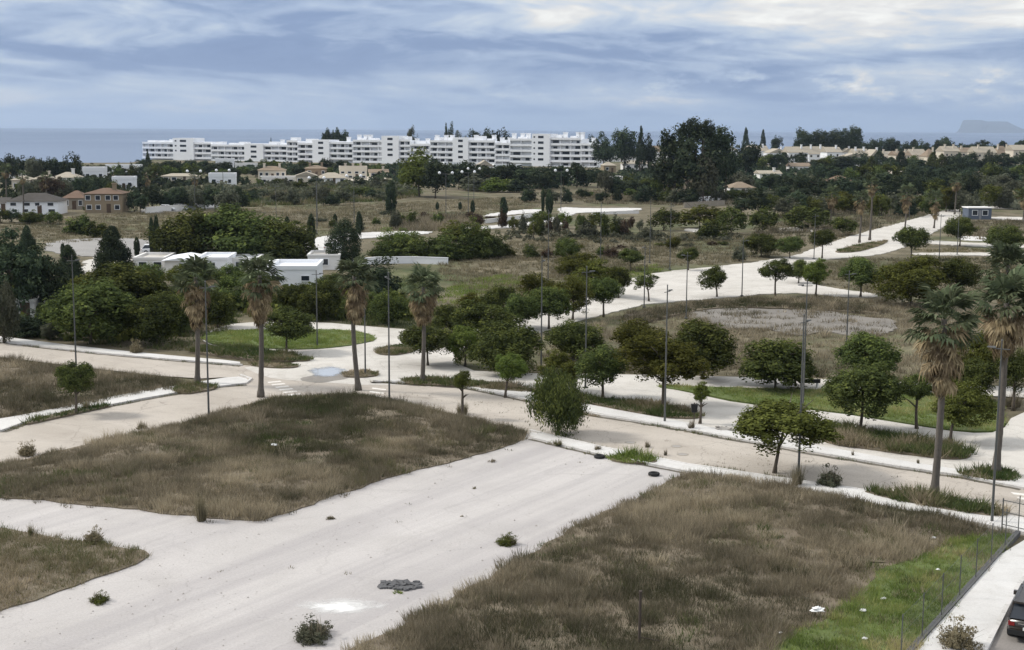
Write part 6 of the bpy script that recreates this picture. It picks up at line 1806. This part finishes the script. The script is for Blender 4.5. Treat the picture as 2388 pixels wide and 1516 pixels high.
# rain water standing at the junction, on a darker patch
M['junction_patch'] = surface('junction_patch', (0.22, 0.205, 0.185), (0.28, 0.26, 0.235), (0.17, 0.155, 0.14), 0.5, 0.5, 0.1)
junction_patch = MB().add(poly([(690, 884), (730, 874), (800, 868), (835, 876), (800, 886), (740, 894)], 0.018, 2, 0.2), [tuple(range(len(poly([(690, 884), (730, 874), (800, 868), (835, 876), (800, 886), (740, 894)], 0.018, 2, 0.2))))]).build('dark_patch', M['junction_patch'])
tag(junction_patch, 'dark patch under the puddle at the junction', None, None, 'structure')
c = P(764, 867, 0.022)
pud = MB().add([(math.cos(k * 0.2618) * 1.25, math.sin(k * 0.2618) * 1.25, 0) for k in range(24)], [tuple(range(24))]).build('puddle', M['puddle'])
pud.location = c
pud.scale = (58 * mpp(c), (P(764, 852) - P(764, 882)).length * 0.55, 1)
tag(pud, 'pale blue puddle at the junction left of the third palm', 'puddle')

# ------------------------------------------------------------------ fence beside the right pavement
fa, fb = P(2100, 1550, 0.0), P(2374, 1246, 0.0)
root = empty('wire_fence', fa, math.atan2((fb - fa).y, (fb - fa).x))
tag(root, 'chain link fence on a dark low base beside the right pavement', 'fence')
FLn = (fb - fa).length
MB().box(0, FLn, -0.12, 0.12, -0.1, 0.20).build('base_wall', M['rubble'], root)
post = MB().tube([(0, 0, 0.0), (0, 0, 1.75)], 0.024, 7).tube([(0, 0, 1.7), (0, 0, 1.8)], [0.035, 0.015], 7).mesh('post', M['galv'])
nps = int(FLn / 2.6)
for k in range(nps + 1):
    inst('post', post, root, (FLn * k / nps, 0, 0.2))
wm = MB()
step, tk = 0.13, 0.0035
H0, H1 = 0.22, 1.92
nn = int((FLn + 2) / step)
for k in range(-16, nn):
    for sgn in (1, -1):
        xa = k * step if sgn > 0 else k * step + (H1 - H0)
        xb = xa + sgn * (H1 - H0)
        za, zb_ = H0, H1
        def clipx(xa, za, xb, zb_):
            if max(xa, xb) < 0 or min(xa, xb) > FLn: return None
            def at(x): return za + (zb_ - za) * (x - xa) / (xb - xa)
            x0_, x1_ = min(max(xa, 0), FLn), min(max(xb, 0), FLn)
            return x0_, at(x0_), x1_, at(x1_)
        c = clipx(xa, za, xb, zb_)
        if c and abs(c[2] - c[0]) > 0.02:
            x0_, z0_, x1_, z1_ = c
            wm.add([(x0_ - tk, sgn * .004, z0_), (x0_ + tk, sgn * .004, z0_), (x1_ + tk, sgn * .004, z1_), (x1_ - tk, sgn * .004, z1_)], [(0, 1, 2, 3)])
for z in (H0, 1.2, H1):
    wm.tube([(0, 0.012, z), (FLn, 0.012, z)], 0.006, 4)
wm.build('wire_mesh', M['wire'], root)
# gate frame at the fence's far end
ga_ = P(2336, 1238, 0.0)
root = empty('gate', ga_, heading(2336, 1238, 2388, 1250))
tag(root, 'thin steel gate frame where the fence meets the pavement', 'gate')
for x in (0.0, 1.35):
    MB().tube([(x, 0, -0.1), (x, 0, 1.7)], 0.035, 6).build('post', M['galv'], root)
for z in (0.35, 1.0, 1.6):
    MB().tube([(0.04, 0, z), (1.31, 0, z)], 0.022, 6).build('rail', M['galv'], root)

# ------------------------------------------------------------------ small things
pi_ = P(1490, 1520, 0.0)
root = empty('iron_post', (pi_.x, pi_.y, 0.05))
tag(root, 'rusty iron post standing in the dry weeds at the bottom edge', 'post')
MB().tube([(0, 0, -0.1), (0.02, 0, 2.35)], 0.055, 8).build('shaft', M['rust'], root)
MB().tube([(0.02, 0, 2.3), (0.02, 0, 2.4)], 0.075, 8).build('cap', M['rust'], root)
MB().tube([(0, 0, 0.55), (0.8, 0.1, 0.35)], 0.02, 6).build('brace', M['rust'], root)

lp = P(1618, 1000, 0.0)
root = empty('litter_post', (lp.x, lp.y, 0.1))
tag(root, 'dark litter bin on a thin post by the tan road', 'litter bin')
MB().tube([(0, 0, -0.05), (0, 0, 1.7)], 0.035, 6).build('post', M['rust'], root)
MB().add([(-.17, -.13, 1.05), (.17, -.13, 1.05), (.17, .13, 1.05), (-.17, .13, 1.05), (-.22, -.17, 1.6), (.22, -.17, 1.6), (.22, .17, 1.6), (-.22, .17, 1.6)],
         [(0, 3, 2, 1), (4, 5, 6, 7), (0, 1, 5, 4), (1, 2, 6, 5), (2, 3, 7, 6), (3, 0, 4, 7)]).build('bin', M['rubber'], root)


def tuft_mesh(seed, n, h, r, spread, mat, wd=0.03):
    """ragged plant: stems from several crowns of unequal height"""
    rng = np.random.default_rng(seed)
    nc = 7
    ca = rng.uniform(0, 2 * np.pi, nc); cr_ = r * 0.55 * np.sqrt(rng.random(nc)); ch = rng.uniform(0.45, 1.0, nc); ch[0] = 1.0; cr_[0] *= 0.3
    pick = rng.integers(0, nc, n)
    ang = rng.uniform(0, 2 * np.pi, n)
    rr = r * 0.14 * np.sqrt(rng.random(n))
    e = np.abs(rng.normal(0, spread, n)).clip(0, 1.45)
    Lh = h * rng.uniform(0.35, 1.1, n) * ch[pick]
    b = np.column_stack([np.cos(ang) * rr + np.cos(ca[pick]) * cr_[pick], np.sin(ang) * rr + np.sin(ca[pick]) * cr_[pick], np.full(n, -0.02)])
    t = b + np.column_stack([np.cos(ang) * np.sin(e) * Lh, np.sin(ang) * np.sin(e) * Lh, np.cos(e) * Lh])
    fa = rng.uniform(0, np.pi, n)
    f = np.column_stack([np.cos(fa), np.sin(fa), np.zeros(n)]) * wd / 2
    m2 = (b + t) / 2 + np.column_stack([np.zeros(n), np.zeros(n), Lh * 0.08])
    V = np.stack([b - f, b + f, m2 + f * 0.9, t, m2 - f * 0.9], 1).reshape(-1, 3)
    i = np.arange(n)[:, None] * 5
    F = np.concatenate([i + np.array([[0, 1, 2, 4]])], 0)
    F2 = np.concatenate([i + np.array([[4, 2, 3, 3]])], 0)
    allF = np.concatenate([F, F2[:, [0, 1, 2, 2]]])
    me = bpy.data.meshes.new('stems')
    me.from_pydata(V.tolist(), [], [tuple(q) for q in F.tolist()] + [tuple(q[:3]) for q in F2.tolist()])
    at = me.attributes.new('var', 'FLOAT', 'FACE')
    v = np.clip(rng.normal(0.5, 0.18, n), 0, 1)
    at.data.foreach_set('value', np.concatenate([v, np.clip(v + 0.1, 0, 1)]).astype(np.float32))
    me.materials.append(M[mat])
    me.update()
    return me


def tuft(u, v, wpx, hpx, label, mat='mixgrass', n=260, spread=0.8, z=0.0, wd=0.03, name='weed_tuft'):
    b = P(u, v, 0.0); b.z = z
    s = mpp(b)
    h = hpx * s * 1.05
    me = tuft_mesh(int(u + v), n, h, wpx * s / 2, spread, mat, wd)
    o = link(bpy.data.objects.new(name, me))
    o.location = b
    k = (wpx * s / 2) / max(0.05, h * math.sin(min(1.45, spread * 1.3)) + wpx * s * 0.17)
    o.scale = (k, k, 1)
    tag(o, label, 'weeds', 'weeds growing on the streets')
    return o




def weed_bush(u, v, wpx, hpx, label, mat, n=200, spread=0.8, z=0.0, wd=0.03):
    """ragged little bush: bare stems and sparse leafy foliage"""
    b = P(u, v, 0.0); b.z = z
    s = mpp(b)
    root = empty('weed_bush', b)
    tag(root, label, 'weeds', 'weeds growing on the streets')
    h, r = hpx * s, wpx * s / 2
    st = tuft_mesh(int(u + v), max(60, n // 4), h * 0.95, r * 0.9, 0.7, 'tan' if mat == 'leaf_straw' else 'dry', 0.022)
    inst('stems', st, root)
    rg = random.Random(int(u))
    for k in range(5):
        a = k * 1.2566 + rg.uniform(-.5, .5)
        q = 0.0 if k == 0 else rg.uniform(0.35, 0.6)
        sc = (0.62 if k == 0 else rg.uniform(0.32, 0.5))
        inst('foliage', SPARSE[(k + int(u)) % 3], root, (math.cos(a) * r * q, math.sin(a) * r * q, h * sc * (0.52 if k else 0.56)), (0, 0, rg.uniform(0, 6)), (r * sc, r * sc, h * sc * (0.5 if k else 0.72)), M[mat])
    return root


SPARSE = [crown_mesh('shrub', 900 + i, 46, 26, 0.085, 0.24) for i in range(3)]
weed_bush(728, 1488, 130, 58, 'largest dry bush on the pale street near the lime spill', 'leaf_grey', 900, 0.85, wd=0.035)
weed_bush(1183, 1268, 66, 36, 'round green tuft in the middle of the pale street', 'leaf_olive', 800, 0.8, wd=0.035)
weed_bush(232, 1404, 58, 34, 'small spiky dark plant on the pale street by the lower left wedge', 'leaf_olive', 300, 0.75, wd=0.04)
tuft(768, 1212, 40, 12, 'flat dry tuft on the pale street below the middle plot', 'dry', 160, 1.1)
tuft(472, 1215, 60, 80, 'tall dry feathery plant at the tip of the middle plot', 'tan', 360, 0.35, wd=0.03)
weed_bush(220, 1266, 58, 48, 'leafy tan bush on the edge of the lower left wedge', 'leaf_straw', 420, 0.6, 0.05, 0.035)
tuft(72, 1252, 30, 36, 'thin upright weed on the lower left wedge', 'mixgrass', 120, 0.4, 0.05)
tuft(1148, 1076, 36, 10, 'flat weed far up the pale street', 'dry', 120, 1.1)
tuft(1107, 1140, 18, 8, 'tiny weed in the centre of the pale street', 'mixgrass', 80, 0.9)
tuft(1078, 1205, 14, 6, 'tiny weed right of the flat dry tuft', 'mixgrass', 60, 0.9)
weed_bush(65, 1062, 60, 40, 'pale twiggy plant on the left street edge', 'leaf_straw', 220, 0.6, 0.05)
tuft(330, 1000, 42, 22, 'straw tuft on the left street edge below the lamp', 'tan', 200, 0.6)
tuft(1078, 966, 56, 44, 'straw clump by the thin bare sapling', 'tan', 320, 0.45)
tuft(1508, 1043, 30, 18, 'brown weed on the tan road above the green mound', 'dry', 160, 0.6)
tuft(1552, 1062, 16, 20, 'thin weed beside the brown weed on the tan road', 'dry', 80, 0.4)
tuft(1612, 1002, 30, 34, 'dark brown weed at the foot of the litter bin', 'dry', 200, 0.45)
tuft(1858, 1135, 60, 60, 'straw weeds around the foot of the near lamp', 'tan', 360, 0.5, 0.05)
weed_bush(1935, 1135, 80, 66, 'grey green feathery bush on the tan road by the near lamp', 'leaf_grey', 620, 0.55, 0.05)
tuft(205, 955, 40, 22, 'weed clump by the kerb under the dark sapling', 'mixgrass', 240, 0.6, 0.1)
tuft(1305, 1040, 40, 16, 'weeds under the drooping dark tree', 'mixgrass', 220, 0.7, 0.1)
tuft(1392, 1052, 30, 14, 'grey weed lump on the white kerb', 'dry', 160, 0.8, 0.1)
weed_bush(320, 825, 44, 40, 'bushy brown weed on the far left pavement', 'leaf_straw', 300, 0.5, 0.1)
weed_bush(1745, 1010, 70, 50, 'dark low bush at the left of the nearest olive tree', 'leaf_dark', 400, 0.6, 0.1)
tuft(2360, 950, 80, 50, 'grey brush heap by the right end of the lawn', 'dry', 500, 0.7, 0.05)
tuft(2140, 1085, 16, 14, 'little weed on the kerb left of the tall palm', 'dry', 80, 0.6, 0.1)
tuft(1988, 1066, 16, 16, 'little weed on the kerb below the brown bed', 'dry', 80, 0.6, 0.1)
weed_bush(2235, 1512, 120, 96, 'leafy dry sapling in front of the right pavement', 'leaf_straw', 420, 0.55, 0.1, 0.06)


def rubble(u, v, wpx, dpx, label, mat, n, size, seed, z=0.01):
    b = P(u, v, 0.0)
    s = mpp(b)
    root = empty('rubble_and_shade_patch', (b.x, b.y, z))
    tag(root, label, 'rubble')
    rg = random.Random(seed)
    dm = abs((P(u, v + dpx / 2) - P(u, v - dpx / 2)).length)
    for k in range(n):
        a = rg.uniform(0, 6.28); q = math.sqrt(rg.random())
        x, y = math.cos(a) * q * wpx * s / 2, math.sin(a) * q * dm / 2
        r = size * rg.uniform(0.5, 1.4)
        m = MB()
        vs = [(rg.uniform(.6, 1.1) * sx * r, rg.uniform(.6, 1.1) * sy * r, (0.0 if sz < 0 else rg.uniform(.3, .8) * r)) for sz in (-1, 1) for sx, sy in ((-1, -1), (1, -1), (1, 1), (-1, 1))]
        m.add(vs, [(0, 3, 2, 1), (4, 5, 6, 7), (0, 1, 5, 4), (1, 2, 6, 5), (2, 3, 7, 6), (3, 0, 4, 7)])
        o = m.build('stone', M[mat], root)
        o.location = (x, y, 0)
        o.rotation_euler = (0, 0, rg.uniform(0, 3))
    pts = [Vector((math.cos(t) * wpx * s / 2 * rg.uniform(.75, 1.05), math.sin(t) * dm / 2 * rg.uniform(.75, 1.05), 0.004)) for t in [6.283 * k / 22 for k in range(22)]]
    MB().add(pts, [tuple(range(22))]).build('dirt_and_shade', M[mat], root)  # dark base sheet: grime under the rubble, painted shade on the walk


rubble(935, 1366, 105, 22, 'dark blue grey rubble filling a hole in the pale street', 'rubble', 46, 0.13, 3)
tuft(925, 1382, 34, 8, 'bright green weed at the edge of the rubble hole', 'green', 120, 0.9)
rubble(1685, 1003, 40, 9, 'painted tree shadow on the walk right of the litter bin', 'concrete_block', 12, 0.08, 5, 0.13)  # dark sheet and stones paint in the shadow of a tree


def tyre(u, v, label, z=0.0, flat=True):
    b = P(u, v, 0.0)
    m = MB()
    n, k = 18, 8
    V, F = [], []
    for i in range(n):
        a = 2 * math.pi * i / n
        for j in range(k):
            t = 2 * math.pi * j / k
            r = 0.26 + 0.09 * math.cos(t)
            V.append((math.cos(a) * r, math.sin(a) * r, 0.10 + 0.10 * math.sin(t)))
    for i in range(n):
        for j in range(k):
            F.append((i * k + j, ((i + 1) % n) * k + j, ((i + 1) % n) * k + (j + 1) % k, i * k + (j + 1) % k))
    o = m.add(V, F).build('old_tyre', M['rubber'], None, True)
    o.location = (b.x, b.y, z)
    tag(o, label, 'tyre')


tyre(1398, 1068, 'old tyre lying at the left of the green mound')
tyre(1525, 1109, 'old tyre lying near the edge of the fenced plot')


def bag(u, v, wpx, label, seed, z=0.15):
    b = P(u, v, 0.0)
    s = mpp(b)
    rg = random.Random(seed)
    V, F = [], []
    n, k = 10, 5
    for j in range(k + 1):
        ph = math.pi / 2 * j / k
        for i in range(n):
            a = 2 * math.pi * i / n
            r = wpx * s / 2 * math.cos(ph) * rg.uniform(.45, 1.15) + 0.01
            V.append((math.cos(a) * r, math.sin(a) * r * 0.7, math.sin(ph) * wpx * s * 0.26 * rg.uniform(.5, 1.3)))
    for j in range(k):
        for i in range(n):
            F.append((j * n + i, j * n + (i + 1) % n, (j + 1) * n + (i + 1) % n, (j + 1) * n + i))
    o = MB().add(V, F).build('litter_bag', M['litter'], None, False)
    o.location = (b.x, b.y, z)
    tag(o, label, 'bag', 'litter on the green strip')


bag(1906, 1440, 36, 'largest white bag lying where dry weeds meet green grass', 1, 0.3)
bag(2012, 1432, 18, 'flat white scrap right of the largest bag', 2)
bag(2060, 1404, 14, 'white scrap in the middle of the green strip', 3)
bag(2187, 1336, 11, 'white scrap near the fence on the green strip', 4)
bag(2176, 1262, 14, 'white scrap by the dark bush at the top of the green strip', 5)
bag(1820, 1484, 10, 'small white scrap at the lower edge of the green strip', 6)
bag(2016, 1498, 14, 'pale scrap near the bottom of the green strip', 7)
bag(640, 1055, 18, 'small pale stone heap in the middle plot', 8, 0.45)

for u, v, lb in [(1578, 1041, 'upper dark manhole cover on the tan road above the green mound'), (1592, 1060, 'lower dark manhole cover on the tan road beside the kerb'), (1470, 1032, 'manhole cover on the tan road left of the brown weed')]:
    b = P(u, v, 0.0)
    root = empty('manhole_cover', (b.x, b.y, 0.006))
    tag(root, lb, 'manhole cover', 'manhole covers in the roads')
    MB().tube([(0, 0, -0.02), (0, 0, 0.012)], 0.30, 20).build('lid', M['concrete_block'], root)
    MB().tube([(0, 0, -0.02), (0, 0, 0.006)], 0.38, 20).build('frame', M['stone_wall'], root)

# ------------------------------------------------------------------ air
hz, t = new_mat('haze')
pvn = t.n('ShaderNodeVolumePrincipled', inp={'Color': (0.62, 0.77, 1.0, 1), 'Density': 4.2e-5, 'Anisotropy': 0.2})
t.n('ShaderNodeOutputMaterial', inp={1: pvn.outputs[0]})
HZ = 46000
hazeo = MB().box(-HZ, HZ, -1000, HZ, -3.0, 420.0).build('haze', hz)
tag(hazeo, 'thin blue haze over the sea and shore', None, None, 'stuff')
